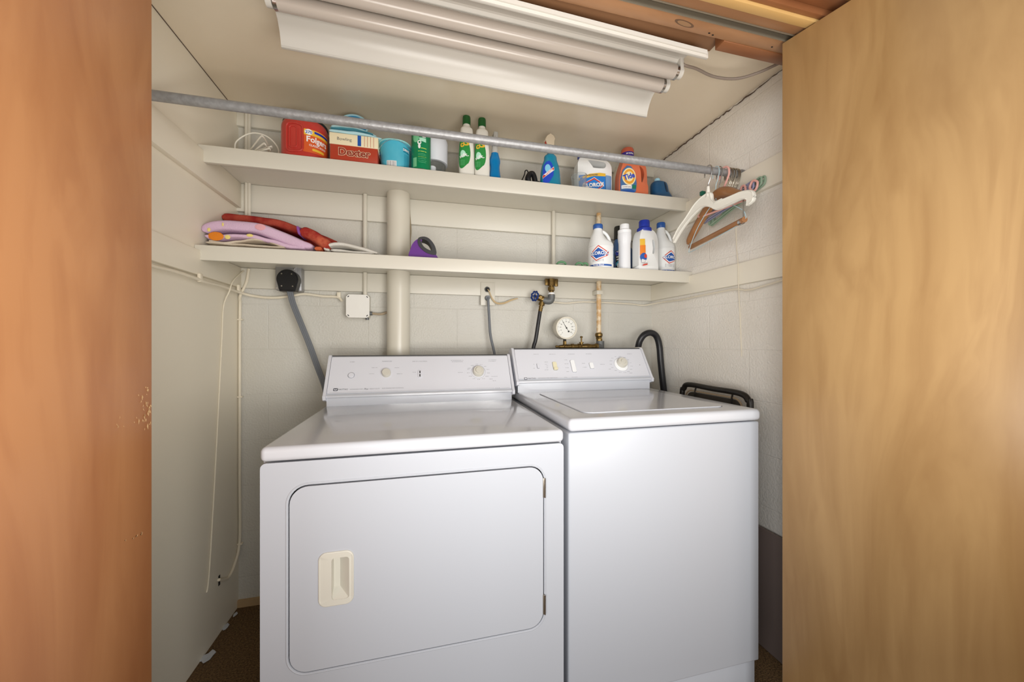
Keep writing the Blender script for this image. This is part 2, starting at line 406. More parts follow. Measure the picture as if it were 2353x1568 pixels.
# ================================================================== DOORS
def door(name, p_edge, direction, width, m, zt, thick=.035, label=None, knob=None):
    d = Vector(direction).normalized(); side = Vector((-d.y, d.x, 0))
    if knob < 0: side = -side
    ang = atan2(d.y, d.x)
    o = bpy.data.objects.new(name, None); COL.objects.link(o); o.location = (p_edge[0], p_edge[1], 0); o.rotation_euler = (0, 0, ang); o['kind'] = 'structure'
    b = B(); y0, y1 = (0, thick) if knob > 0 else (-thick, 0)
    b.box(0, width, y0, y1, .012, zt, m, .0025); s = b.build('door_slab', o, local=True)
    return o
W_left = wood_mat('orange_birch_door', (186, 130, 84), (166, 108, 64), (150, 90, 50), .36, bands=.55, streak=16)
W_right = wood_mat('golden_birch_door', (176, 142, 96), (150, 116, 72), (138, 102, 62), .34, bands=.5, streak=18)
pr = P(1797, 100, Z=c+.879); pl = P(350, 790, Y=.842)
vd = P(715, 790, Y=1.0) - CAM
d_right = -Vector((vd.x, vd.y, 0)).normalized()
d1 = door('door_1', (pl.x, pl.y), (-.03, -1, 0), .46, W_left, c+.883, knob=-1)
def scuffs():
    m = mat('pale_scuff', (206, 168, 122), .6); b = B(); random.seed(5); inv = d1.matrix_basis.inverted() if False else (Matrix.Translation(d1.location) @ d1.rotation_euler.to_matrix().to_4x4()).inverted()
    nn_ = Vector((1, -.03, 0)).normalized(); o_ = Vector((pl.x, pl.y, 0))
    def at(u, v):
        d = P(u, v, Y=1)-CAM; tt = (o_-CAM).dot(nn_)/d.dot(nn_); return inv @ (CAM+d*tt+nn_*.0006)
    for k_ in range(46):
        if k_ < 32: u, v, L, W = random.gauss(334, 7), random.gauss(935, 24), random.uniform(4, 16), random.uniform(.8, 2.2); a = R(90+random.gauss(0, 18))
        elif k_ < 40: u, v, L, W = random.gauss(285, 18), random.gauss(968, 8), random.uniform(3, 10), 1; a = R(random.gauss(80, 20))
        else: u = random.uniform(285, 346); v = 1213+(346-u)*.55+random.gauss(0, 3); L, W, a = random.uniform(4, 12), 1.6, R(-25)
        u = min(u, 345); p_ = [(u, v), (u+W, v+L*.4), (u+L*cos(a)*.6, min(v+L*sin(a), v+L)), (u-W*.6, v+L*.5)]
        b.add([at(min(x_, 348), y_) for x_, y_ in p_], [[0, 1, 2, 3]], m)
    o = b.build('scuff_marks', d1, local=True); o['kind'] = 'stuff'; return o
scuffs()
door('door_2', (pr.x, pr.y), d_right, .62, W_right, c+.879, knob=1)
# ================================================================== SHELVES
def shelf(name, ztop, yf, zbot, label):
    t = thing(name, (0.25, 1.7, ztop-T), label, 'shelf')
    if 'top' in label: pass
    b = B(); b.box(XL+.001, XR-.001, yf+.019, YB-.001, ztop-T, ztop, M_trim); b.build('board', t)
    b = B(); b.box(XL+.001, XR-.001, yf, yf+.019, zbot, ztop, M_trim, .002)
    b.build('front_edge', t); return t
ZU, ZL = c+.717, c+.351; YU, YL = 1.545, 1.525
sh_u = shelf('wall_shelf', ZU, YU, c+.655, 'cream painted board shelf just below the ceiling, crowded with cleaning bottles')
sh_l = shelf('wall_shelf', ZL, YL, c+.297, 'cream painted board shelf above the dryer holding folded towels and bleach bottles')
# ================================================================== LIGHT FIXTURE
LF = Matrix.Translation((.221, 1.060, c+.86)) @ Matrix.Rotation(R(1.6), 4, 'Z')
t = thing('fluorescent_light', (.221, 1.060, c+.86), 'white two tube shop light mounted on the ceiling, unlit', 'light', rz=R(1.6))
M_lampw = mat('lamp_enamel', (206, 202, 194), .3); M_tube = mat('frosted_tube', (188, 178, 168), .22)
prof = [(-.147, .022), (-.145, 0), (-.141, .0), (-.138, .018), (-.118, .052), (-.088, .070), (-.048, .078), (-.03, .060), (.03, .060), (.048, .078), (.088, .070), (.118, .052), (.138, .018), (.141, 0), (.145, 0), (.147, .022)]
top = [(y, z+.004) for y, z in prof[3:13]][::-1]
poly = prof + [(.1475, .024), (.142, .024)] + top + [(-.142, .024), (-.1475, .024)]
b = B()
under = prof; over = [(-.149, .024), (-.1475, -.002)] ; 
# sheet metal: strip of given thickness
def sheet(b, pr, x0, x1, th, m):
    n = len(pr); nr = []
    for i in range(n):
        a = pr[max(i-1, 0)]; q = pr[min(i+1, n-1)]; dy, dz = q[0]-a[0], q[1]-a[1]; L = math.hypot(dy, dz) or 1; nr.append((-dz/L*th, dy/L*th))
    up = [(p[0]+k[0], p[1]+k[1]) for p, k in zip(pr, nr)]
    loop = pr+up[::-1]; b.prism(loop, lambda y, z: Vector((x0, y, z)), lambda y, z: Vector((x1, y, z)), m)
    return b
prs = [(-.145, .016), (-.145, 0), (-.1445, 0)]
smooth = [(-.144, .0), (-.140, .014), (-.130, .034), (-.114, .052), (-.092, .064), (-.066, .071), (-.045, .074)]
full = smooth+[(-.030, .062), (.030, .062)]+[(-y, z) for y, z in smooth[::-1]]
sheet(b, full, -.611, .611, .0015, M_lampw)
for sgn in (-1, 1):
    b.box(-.611, .611, min(sgn*.143, sgn*.152), max(sgn*.143, sgn*.152), -.002, .016, M_lampw, .001)
    b.box(-.611, .604, min(sgn*.152, sgn*.156), max(sgn*.152, sgn*.156), .006, .018, M_lampw)
b.build('reflector', t, local=True)
b = B(); b.box(-.607, .607, -.05, .05, .0725, .146, M_lampw, .003); b.build('ballast_housing', t, local=True)
for y in (-.033, .033):
    b = B(); b.cyl((-.585, y, .036), (.585, y, .036), .0215, M_tube, 28); tb = b.build('tube', t, local=True); tb['label'] = 'unlit frosted fluorescent tube'
    for sx in (-1, 1):
        b = B(); b.cyl((sx*.585, y, .036), (sx*.594, y, .036), .022, M_steel, 28); b.cyl((sx*.594, y+.006, .036), (sx*.600, y+.006, .036), .0016, M_brass, 8); b.cyl((sx*.594, y-.006, .036), (sx*.600, y-.006, .036), .0016, M_brass, 8); b.build('end_cap', tb, local=True)
        b = B(); x0, x1 = sorted((sx*.597, sx*.612)); b.box(x0, x1, y-.018, y+.018, .036, .078, M_lampw, .003)
        b.prism(circle(y, .036, .018, 20), lambda yy, zz: Vector((x0, yy, zz)), lambda yy, zz: Vector((x1, yy, zz)), M_lampw); b.build('lamp_holder', t, local=True)
pts = [P(1570, 148, Y=1.03), P(1600, 158, Y=1.04), P(1640, 176, Y=1.05), P(1690, 181, Y=1.03), P(1740, 168, Y=.985), P(1796, 143, Y=.94)]
pts = [Vector((p.x, p.y, min(p.z, ZC-.006))) for p in pts]
tag(B().tube([Vector((.842, 1.045, c+.955))]+pts[:], .0045, mat('brown_grey_cable', (142, 128, 116), .5), 10, k=6).build('power_cable', org=pts[2]), 'grey brown cable sagging from the right end of the ceiling light', 'cable')
# ================================================================== CLOTHES ROD
YR, ZR, RR = 1.239, c+.697, .0142
t = thing('clothes_rod', (XL, YR, ZR), 'grey galvanised pipe used as clothes rod across the closet', 'rod')
b = B(); b.cyl((XL+.004, YR, ZR), (1.262, YR, ZR), RR, M_galv, 28); b.build('pipe', t)
b = B(); b.cyl((1.262, YR, ZR), (XR-.0005, YR, ZR), .011, M_galv, 16); b.cyl((1.276, YR, ZR), (XR-.0005, YR, ZR), .02, M_galv, 20)
b.build('wall_socket', t)
b = B(); b.cyl((XL+.0005, YR, ZR), (XL+.006, YR, ZR), .024, M_galv, 20); b.build('wall_socket', t)
# ================================================================== DRYER
def slab_top(x0, x1, y0, y1, z0, z1, m, r=.016): 
    b = B(); b.box(x0, x1, y0, y1, z0, z1, m, r*.75, 5); return b
DX0, DX1, DY, DYB = -.350, .3735, .928, 1.62
DZS, DZT = c-.266, c-.232
t = dryer = thing('clothes_dryer', ((DX0+DX1)/2, 1.27, 0), 'white front loading clothes dryer standing left of the washer', 'dryer')
OX0, OX1, OZ0, OZ1 = -.2935, .318, .3995, .831
b = B()
outer = rrect(DX0, DX1, .015, DZS-.003, .012, 4); hole = rrect(OX0, OX1, OZ0, OZ1, .042, 8)
b.holed(outer, hole, lambda x, z: Vector((x, DY, z)), lambda x, z: Vector((x, DY+.02, z)), M_appl_front)
b.box(DX0, DX1, DY+.02, DYB, .015, DZS-.003, M_appl_front)
# raised bead round the door opening
loop = [Vector((x, DY+.0005, z)) for x, z in rrect(OX0-.0035, OX1+.0035, OZ0-.0035, OZ1+.0035, .045, 8)]
b.tube(loop, .0022, M_appl_front, 8, closed=True)
b.build('cabinet', t)
for x in (DX0+.04, DX1-.04):
    for y in (DY+.05, DYB-.05): b = B(); b.cyl((x, y, 0), (x, y, .015), .018, M_dark, 14); b.build('foot', t)
b = B(); b.prism(rrect(OX0, OX1, OZ0, OZ1, .042, 8), lambda x, z: Vector((x, DY+.0192, z)), lambda x, z: Vector((x, DY+.0199, z)), M_dark); b.build('gap_shade_backing', t)  # dark sheet behind the door, its colour stands in for shade in the gap
g = .0032
HX0, HX1, HZ0, HZ1 = -.2285, -.157, .5475, .6685
b = B()
b.holed(rrect(OX0+g, OX1-g, OZ0+g, OZ1-g, .039, 8), rrect(HX0+.004, HX1-.004, HZ0+.004, HZ1-.004, .012, 5), lambda x, z: Vector((x, DY-.0015, z)), lambda x, z: Vector((x, DY+.016, z)), M_appl_front)
dd = b.build('door', t)
b = B()   # recessed ivory cup with bezel
bz = rrect(HX0, HX1, HZ0, HZ1, .015, 6); inn = rrect(HX0+.026, HX1-.0075, HZ0+.012, HZ1-.012, .007, 4)
b.holed(bz, inn, lambda x, z: Vector((x, DY-.0045+.0015*(1 if (x < HX0+.001 or x > HX1-.001) else 0), z)), lambda x, z: Vector((x, DY+.0005, z)), M_bisque)
ring = [Vector((x, DY-.002, z)) for x, z in bz]; b.tube(ring, .0026, M_bisque, 8, closed=True)
fx = lambda x, z, y: Vector((x, y, z))
i0 = (HX0+.026, HX1-.0075, HZ0+.012, HZ1-.012); j0 = (HX0+.0265, HX0+.040, HZ0+.030, HZ1-.016)
A = [fx(i0[0], i0[2], DY-.004), fx(i0[1], i0[2], DY-.004), fx(i0[1], i0[3], DY-.004), fx(i0[0], i0[3], DY-.004)]
C = [fx(j0[0], j0[2], DY+.0185), fx(j0[1], j0[2], DY+.0185), fx(j0[1], j0[3], DY+.0185), fx(j0[0], j0[3], DY+.0185)]
b.add(A+C, [[4, 5, 6, 7], [0, 1, 5, 4], [1, 2, 6, 5], [2, 3, 7, 6], [3, 0, 4, 7]], M_bisque)
hh = b.build('handle', dd, sharp=25); hh['label'] = 'ivory recessed door pull'
for z0, z1 in ((.745, .797), (.434, .486)):
    b = B(); b.box(OX1-.004, OX1+.003, DY-.004, DY+.004, z0, z1, mat('hinge_steel', (150, 142, 130), .35, .8), .001)
    b.cyl((OX1+.001, DY-.004, z0), (OX1+.001, DY-.004, z1), .0022, M_steel, 10); b.build('hinge', dd)
slab_top(DX0, DX1, DY-.006, DYB, DZS, DZT, M_appl).build('top', t)
def console(t, x0, x1, yb, zb, yt, zt, yback, zlip):
    """sloping control console. returns frame(xf, s) on the panel: x from left edge, s up the slope"""
    dv = Vector((0, yt-(yb-.006), zt-zlip)); Ls = dv.length; dv.normalize(); nn = Vector((0, -dv.z, dv.y))
    b = B(); pf = [(yb, zb), (yb, zlip-.012), (yb-.012, zlip-.008), (yb-.012, zlip-.001), (yb-.004, zlip+.003), (yt, zt-.004), (yt+.006, zt), (yt+.02, zt), (yback, zt-.03), (yback, zb)]
    b.prism(pf, lambda y, z: Vector((x0+.010, y, z)), lambda y, z: Vector((x1-.010, y, z)), M_appl); cb = b.build('console', t)
    for xa, xb in ((x0, x0+.0105), (x1-.0105, x1)):
        b = B(); pe = [(yb-.004, zlip-.022), (yb-.017, zlip-.016), (yb-.019, zlip-.002), (yb-.010, zlip+.006), (yt-.006, zt-.002), (yt+.002, zt+.004), (yt+.022, zt+.004), (yback, zt-.028), (yback, zlip-.022)]
        b.prism(pe, lambda y, z: Vector((xa, y, z)), lambda y, z: Vector((xb, y, z)), M_panel); b.build('end_cap', cb)
    # face plate
    base = Vector((0, yb-.006, zlip+.0045)); out = nn*.0012
    def fr(x, s, o=0): return base+Vector((x, 0, 0))+dv*s+out+nn*o
    Lp = (Vector((0, yt, zt))-base).length-.006
    b = B(); b.prism(rrect(x0+.012, x1-.012, .002, Lp, .004, 3), lambda x, s: fr(x, s, 0), lambda x, s: fr(x, s, -.002), M_panel); b.build('control_panel', cb)
    b = B(); b.box(x0+.006, x1-.006, yt+.004, yt+.010, zt+.0005, zt+.003, M_dark); b.build('top_seam', cb)
    return cb, fr, Lp, nn, dv
cb, fr, Lp, nn, dv = console(t, DX0, DX1, 1.475, DZT-.001, 1.556, c-.050, 1.615, c-.191)
def pfx(u, v, frr=None, yb=1.475):
    """photo pixel -> (x, s) on the console panel"""
    frr = frr or fr; o = frr(0, 0); d = P(u, v, Y=1)-CAM; tt = (o-CAM).dot(nn)/d.dot(nn); p = CAM+d*tt; return p.x, (p-o).dot(dv)
def knob(parent, fr, nn, x, s, r, h, m, name='knob', r2=None, inner=None):
    M = Matrix.Translation(fr(x, s)) @ Vector((0, 0, 1)).rotation_difference(nn).to_matrix().to_4x4(); b = B()
    b.lathe([(r*1.02, 0), (r, h*.2), (r*.96, h*.85), (r*.9, h)], m, M, 36)
    if inner: b.lathe([(inner, h*.98), (inner, h*1.25), (inner*.93, h*1.32)], m, M, 30)
    return b.build(name, parent)
def line_strokes(b, fr, x, s, wd, m, hgt=.0016, n=1):
    """tiny illegible captions are small dashes"""
    q = x-wd/2; random.seed(int(x*1e4+s*1e4))
    while q < x+wd/2:
        l = random.uniform(.0015, .0045); b.add([fr(q, s, .0004), fr(q+l, s, .0004), fr(q+l, s+hgt, .0004), fr(q, s+hgt, .0004)], [[0, 1, 2, 3]], m); q += l+random.choice((.0007, .0009, .0025))
def ring_mark(b, fr, x, s, r, m, wd=.0006, a0=0, a1=360):
    vs = []; k = 48
    for i in range(k+1):
        a = R(a0+(a1-a0)*i/k); vs += [fr(x+r*cos(a), s+r*sin(a), .0004), fr(x+(r+wd)*cos(a), s+(r+wd)*sin(a), .0004)]
    b.add(vs, [[2*i, 2*i+1, 2*i+3, 2*i+2] for i in range(k)], m)
b = B(); TF = lambda x, s: fr(x, s, .0005)
x, s = pfx(807, 863); kb = knob(cb, fr, nn, x, s, .0105, .004, M_panel, 'push_button'); ring_mark(b, fr, x, s, .0115, M_printd, .0009)
x, s = pfx(888, 859); knob(cb, fr, nn, x, s, .0165, .016, M_bisque)
for du, dvv, wdt in ((-34, 1, .018), (-28, -13, .018), (30, 1, .02), (24, -13, .016)):
    a, e = pfx(888+du, 859+dvv); line_strokes(b, fr, a, e, wdt, M_print)
x, s = pfx(965, 860); 
bb = B(); bb.prism(rrect(x-.0075, x+.0075, s-.017, s+.017, .007, 5), lambda X, Z: fr(X, Z, 0), lambda X, Z: fr(X, Z, .0035), M_panel)
for k in (-.0075, .0075): bb.prism(rect(x-.002, x+.002, s+k-.0055, s+k+.0055), lambda X, Z: fr(X, Z, .0035), lambda X, Z: fr(X, Z, .0042), M_dark)
bb.build('signal_switch', cb); line_strokes(b, fr, x-.022, s+.008, .012, M_print)
x, s = pfx(1099, 855); knob(cb, fr, nn, x, s, .0225, .016, M_bisque, 'timer_dial', inner=.013); ring_mark(b, fr, x, s, .029, M_print, .0007)
for a in range(-200, 160, 27):
    line_strokes(b, fr, x+.037*cos(R(a))*1.15, s+.036*sin(R(a)), .010, M_print)
line_strokes(b, fr, *pfx(1057, 857), .016, M_print)
for u, v, wdt in ((1050, 829, .05), (1050, 832, .042), (1131, 828, .03), (1131, 831, .03), (1136, 866, .024), (1136, 876, .014), (1129, 872, .016)):
    line_strokes(b, fr, *pfx(u, v), wdt, M_print)
put_text(b, 'START', .0062, M_print, TF, *pfx(810, 832.5)); put_text(b, 'TEMPERATURE', .0058, M_print, TF, *pfx(889, 831)); put_text(b, 'END OF CYCLE SIGNAL', .0056, M_print, TF, *pfx(965, 831))
x, s = pfx(771, 896)
b.prism(rrect(x-.0075, x+.0075, s-.0055, s+.0055, .002, 3), lambda X, Z: fr(X, Z, .0002), lambda X, Z: fr(X, Z, .0008), M_printd)
b.prism([(x-.0045, s-.003), (x+.0045, s-.003), (x+.0045, s+.003), (x, s-.0005), (x-.0045, s+.003)], lambda X, Z: fr(X, Z, .0008), lambda X, Z: fr(X, Z, .0011), M_panel)
put_text(b, 'MAYTAG', .0085, M_printd, TF, *pfx(788, 895.5)); put_text(b, 'DEPENDABLE CARE', .0052, M_print, TF, *pfx(819, 895)); put_text(b, 'Plus', .0095, M_printd, TF, *pfx(841.5, 894.5), shear=.3)
put_text(b, 'HEAVY DUTY', .0062, M_print, TF, *pfx(861, 894)); put_text(b, 'ELECTRONIC DRY CONTROL', .006, M_print, TF, *pfx(903, 892.5))
b.add([fr(DX0+.02, .005, .0004), fr(DX1-.085, .005, .0004), fr(DX1-.085, .0057, .0004), fr(DX0+.02, .0057, .0004)], [[0, 1, 2, 3]], M_print)
b.add([fr(DX1-.055, .005, .0004), fr(DX1-.02, .005, .0004), fr(DX1-.02, .0057, .0004), fr(DX1-.055, .0057, .0004)], [[0, 1, 2, 3]], M_print); line_strokes(b, fr, DX1-.07, .004, .02, M_print)
b.build('printed_markings', cb)
# ================================================================== WASHER
WX0, WX1, WY, WYB = .392, 1.040, .938, 1.655
WZS, WZT = c-.243, c-.2065
t = washer = thing('washing_machine', ((WX0+WX1)/2, 1.3, 0), 'white top loading washing machine standing right of the dryer', 'washer')
b = B(); b.box(WX0, WX1, WY, WYB, .15, WZS-.003, M_appl_front, .006, 3)
b.box(WX0+.012, WX1-.004, WY+.012, WYB, .02, .146, M_appl_front, .004)
b.build('cabinet', t)
for x in (WX0+.05, WX1-.05):
    for y in (WY+.06, WYB-.06): b = B(); b.cyl((x, y, 0), (x, y, .02), .018, M_dark, 14); b.build('foot', t)
slab_top(WX0-.001, WX1+.001, WY-.008, WYB, WZS, WZT, M_appl, .018).build('top', t)
b = B(); lx0, lx1, ly0, ly1 = WX0+.075, WX1-.075, WY+.055, 1.44
for g0, zz, mm in ((.0022, WZT+.0004, M_print), (0, WZT+.0030, M_appl)):
    b.prism(rrect(lx0-g0, lx1+g0, ly0-g0, ly1+g0, .03, 6), lambda x, y: Vector((x, y, WZT-.001)), lambda x, y: Vector((x, y, zz)), mm)
b.build('lid', t)
cb, fr, Lp, nn, dv = console(t, .384, 1.034, 1.49, WZT-.001, 1.567, c-.024, 1.64, c-.157)
b = B(); TF = lambda x, s: fr(x, s, .0005)
def rocker(u, v, wd, h, m, name, tab=None):
    x, s = pfx(u, v, fr); k = B(); k.prism(rrect(x-wd/2, x+wd/2, s-h/2, s+h/2, min(wd, h)*.28, 4), lambda X, Z: fr(X, Z, 0), lambda X, Z: fr(X, Z, .0045), m)
    loop = [fr(X, Z, .0005) for X, Z in rrect(x-wd/2-.0006, x+wd/2+.0006, s-h/2-.0006, s+h/2+.0006, min(wd, h)*.28, 4)]; k.tube(loop, .0006, M_print, 6, closed=True)
    if tab: k.prism(rrect(x-wd/2, x+wd/2, s-h/2, s-h/2+tab, .003, 3), lambda X, Z: fr(X, Z, .004), lambda X, Z: fr(X, Z, .011), m)
    k.build(name, cb)
    return x, s
rocker(1236, 842, .008, .022, M_panel, 'rocker_switch'); M_cr = mat('cream_slider', (228, 222, 190), .4)
rocker(1275, 842, .018, .040, M_cr, 'water_level_slider', .009); rocker(1317, 842, .019, .060, M_white, 'rocker_switch'); rocker(1359, 841, .018, .029, M_white, 'rocker_switch')
x, s = pfx(1428, 835.5, fr); knob(cb, fr, nn, x, s, .024, .018, M_bisque, 'timer_dial', inner=.011)
k = B(); M2 = Matrix.Translation(fr(x-.004, s-.006)) @ Vector((0, 0, 1)).rotation_difference(nn).to_matrix().to_4x4(); k.lathe([(.033, 0), (.033, .001), (.031, .0018)], M_white, M2, 40); k.build('dial_skirt', cb); ring_mark(b, fr, x-.004, s-.006, .0335, M_print)
for a in range(-230, 120, 24): line_strokes(b, fr, x-.004+.046*cos(R(a))*1.15, s-.006+.043*sin(R(a)), .010, M_print)
for u, v, wdt in ((1384, 838, .022), (1401, 849, .010), (1446, 814, .022), (1450, 858, .016), (1255, 833, .014), (1255, 838, .01), (1257, 842, .008), (1258, 846, .008), (1255, 851, .012), (1300, 828, .012), (1301, 837, .014), (1303, 846, .014), (1304, 855, .010), (1341, 836, .016), (1343, 845, .016), (1227, 838, .005), (1227, 847, .005)):
    line_strokes(b, fr, *pfx(u, v, fr), wdt, M_print)
for tx, u, v in (('ALARM', 1231, 815), ('WATER LEVEL', 1269, 815), ('WASH/RINSE TEMPERATURE', 1312, 814.5), ('WASH SPIN SPEED', 1353, 814)):
    line_strokes(b, fr, *pfx(u, v, fr), .02 if u < 1240 else .03, M_print)
x, s = pfx(1208, 870.5, fr)
b.prism(rrect(x-.0065, x+.0065, s-.005, s+.005, .002, 3), lambda X, Z: fr(X, Z, .0002), lambda X, Z: fr(X, Z, .0008), M_printd)
b.prism(rrect(x-.0045, x+.0045, s-.003, s+.003, .001, 3), lambda X, Z: fr(X, Z, .0008), lambda X, Z: fr(X, Z, .0011), M_panel)
put_text(b, 'MAYTAG', .0085, M_printd, TF, *pfx(1222, 870.2, fr)); put_text(b, 'DEPENDABLE CARE HEAVY DUTY', .0058, M_print, TF, *pfx(1259, 869.2, fr))
line_strokes(b, fr, *pfx(1300, 868, fr), .012, M_print); line_strokes(b, fr, *pfx(1320, 867.5, fr), .026, M_print)
x, s = pfx(1470, 839, fr); b.prism(circle(x, s, .0014, 10), lambda X, Z: fr(X, Z, .0002), lambda X, Z: fr(X, Z, .0006), M_dark)
b.add([fr(.40, .005, .0004), fr(1.02, .005, .0004), fr(1.02, .0057, .0004), fr(.40, .0057, .0004)], [[0, 1, 2, 3]], M_print)
b.build('printed_markings', cb)
# ================================================================== UPPER SHELF CONTENTS
def bottle(name, x, y, z, secs, m, label, cat='bottle', rz=0, group=None, cap=None, capm=None, smooth=4, body='body'):
    t = thing(name, (x, y, z), label, cat, group, rz); L = Loft(secs, smooth); b = B(); L.to(b, m)
    o = b.build(body, t, local=True, sharp=50)
    return t, L, o
# --- white wire hangers stacked flat at the left end
M_whang = mat('white_hanger_coat', (238, 234, 222), .4)
def wire_hanger_pts(w=.2, h=.115):
    body = [(-w, 0, 0), (w, 0, 0)]
    return [Vector(p) for p in [(0, h, 0), (-.06, h*.72, 0), (-w+.01, .012, 0), (-w, .002, 0), (-w+.015, -.004, 0), (w-.015, -.004, 0), (w, .002, 0), (w-.01, .012, 0), (.06, h*.72, 0), (0, h, 0)]]
proto = None
hx0 = P(560, 345, Y=1.66).x
for i, (dx, dy, tilt, a, hz) in enumerate([(0, 0, 4, 4, .004), (.02, .012, 9, -3, .010), (-.015, .018, 15, 6, .017), (.03, .006, 22, -5, .023)]):
    if proto is None:
        proto = tag(bpy.data.objects.new('wire_hanger', None), '', 'hanger'); COL.objects.link(proto)
        b = B(); b.tube(wire_hanger_pts(.135, .07), .0027, M_whang, 8, k=5); b.build('frame', proto, local=True)
        b = B(); b.tube([(0, .065, 0), (0, .080, 0), (.016, .088, 0), (.024, .104, .002), (.012, .118, .002), (-.004, .110, .0)], .0022, M_whang, 8, k=6); b.build('hook', proto, local=True)
        b = B(); b.box(-.010, .010, .058, .072, -.005, .005, M_whang, .002); b.build('neck_clip', proto, local=True)
        h = proto
    else:
        h = proto.copy(); COL.objects.link(h)
        for chd in list(proto.children):
            cc = chd.copy(); COL.objects.link(cc); cc.parent = h
    h.location = (-.672+dx*.5, 1.640+dy, ZU+.012+.007*i); h.rotation_euler = (R(5+tilt*.5), R(-3-1.5*i), R(-42+a*2))
    h['group'] = 'white hangers stacked on the top shelf'; h['category'] = 'hanger'
    h['label'] = ['white wire hanger lying lowest in the stack on the top shelf', 'white wire hanger second from the bottom of the top shelf stack', 'white wire hanger second from the top of the top shelf stack', 'white wire hanger lying uppermost and most tilted on the top shelf'][i]
# loose hoop hook loops behind stack
pts = [P(540, 338, Y=1.70), P(552, 318, Y=1.70), P(580, 306, Y=1.70), P(610, 312, Y=1.70), P(632, 330, Y=1.70), P(641, 352, Y=1.70)]
tag(B().tube(pts+[Vector((pts[-1].x-.02, 1.71, ZU+.004)), Vector((pts[0].x+.02, 1.71, ZU+.004))], .0028, M_whang, 8, closed=True, k=5).build('wire_hoop', org=pts[0]), 'white wire hoop standing behind the stacked white hangers', 'wire hoop')
# --- red coffee canister
Yc = 1.640; x, r = cyl_fit(648, 756, Yc)
M_redc = mat('red_plastic_can', (186, 58, 50), .3, coat=.15)
t, L, o = bottle('coffee_canister', x, Yc, ZU, [(0, r*.93, r*.93, 2.6), (.004, r*.99, r*.99, 2.6), (.02, r, r, 2.6), (.12, r, r, 2.6), (.140, r*.985, r*.985, 2.5), (.150, r*.95, r*.95, 2.4)], M_redc, 'red plastic coffee canister with moulded grip, leftmost container on the top shelf', 'canister', smooth=3)
b = B(); f1 = L.fn(.04, .0006)
loop = [L.fn(-.12, .001)(px, pz) for px, pz in rrect(-.030, .016, .020, .128, .016, 6)]; b.tube(loop, .0042, M_redc, 10, closed=True)
loop = [L.fn(-.12, .001)(px, pz) for px, pz in rrect(-.018, .006, .034, .116, .010, 6)]; b.tube(loop, .0030, M_redc, 10, closed=True); b.build('moulded_grip', t, local=True)
b = B(); b.lathe([(r*.965, .148), (r*.985, .150), (r*.985, .160), (r*.96, .163)], M_black, Matrix.Identity(4), 48); b.build('lid', t, local=True)
b = B(); fl = L.fn(.70, .0009, 0); ft = L.fn(.70, .0018, 0)
ora = mat('label_orange', (214, 92, 40), .4); yel = mat('label_yellow', (232, 186, 60), .4)
decal(b, rrect(-.052, .060, .022, .112, .006, 3), fl, ora); decal(b, rect(-.050, .058, .088, .110), L.fn(.70, .0012), yel); decal(b, rect(-.014, .056, .098, .107), L.fn(.70, .0015), M_navy)
decal(b, circle(-.034, .100, .013, 20, .011), L.fn(.70, .0016), M_whitew); put_text(b, '270', .015, M_blue, L.fn(.70, .0020), -.034, .099, .0004)
put_text(b, 'Folgers', .031, M_whitew, ft, .002, .072, .0009); put_text(b, 'CLASSIC ROAST', .0105, M_whitew, ft, .004, .050, .0002); decal(b, rrect(-.022, .032, .030, .039, .003, 2), L.fn(.70, .0014), yel)
b.build('paper_label', t, local=True)
# --- shoe box
xb0 = P(757, 790, Y=1.562).x; xb1 = P(869, 790, Y=1.562).x; wb_ = xb1-xb0; hb = .112
t = thing('shoe_box', ((xb0+xb1)/2, 1.562, ZU), 'red brown and cream shoe box on the top shelf right of the red canister', 'box')
bx_red = mat('box_red', (178, 66, 44), .35); bx_cr = mat('box_cream', (236, 224, 190), .5)
b = B(); b.box(-wb_/2+.002, wb_/2-.002, .001, .255, 0, hb*.72, bx_red, .001)
put_text(b, 'Dexter', .040, bx_cr, lambda X, Z: Vector((X, .0006, Z)), .0, hb*.36, .0030); put_text(b, 'Dexter', .040, mat('box_ink', (150, 60, 44), .4), lambda X, Z: Vector((X, .0000, Z)), .0, hb*.36, .0014)
b.build('box_base', t, local=True)
b = B(); b.box(-wb_/2, wb_/2, -.0015, .257, hb*.60, hb, bx_cr, .0012)
g = lambda X, Z: Vector((X, -.0019, Z))
put_text(b, 'Bowling', .017, M_printd, g, -wb_*.20, hb*.80); 
for X0, X1, mm in ((.013, .026, M_blue), (.038, .0392, bx_red), (.0495, .0507, bx_red), (.061, .0622, bx_red), (.0725, .0737, bx_red)):
    b.box(X0, X1, -.0022, 0, hb*.622, hb*.99, mm)
b.build('box_lid', t, local=True)
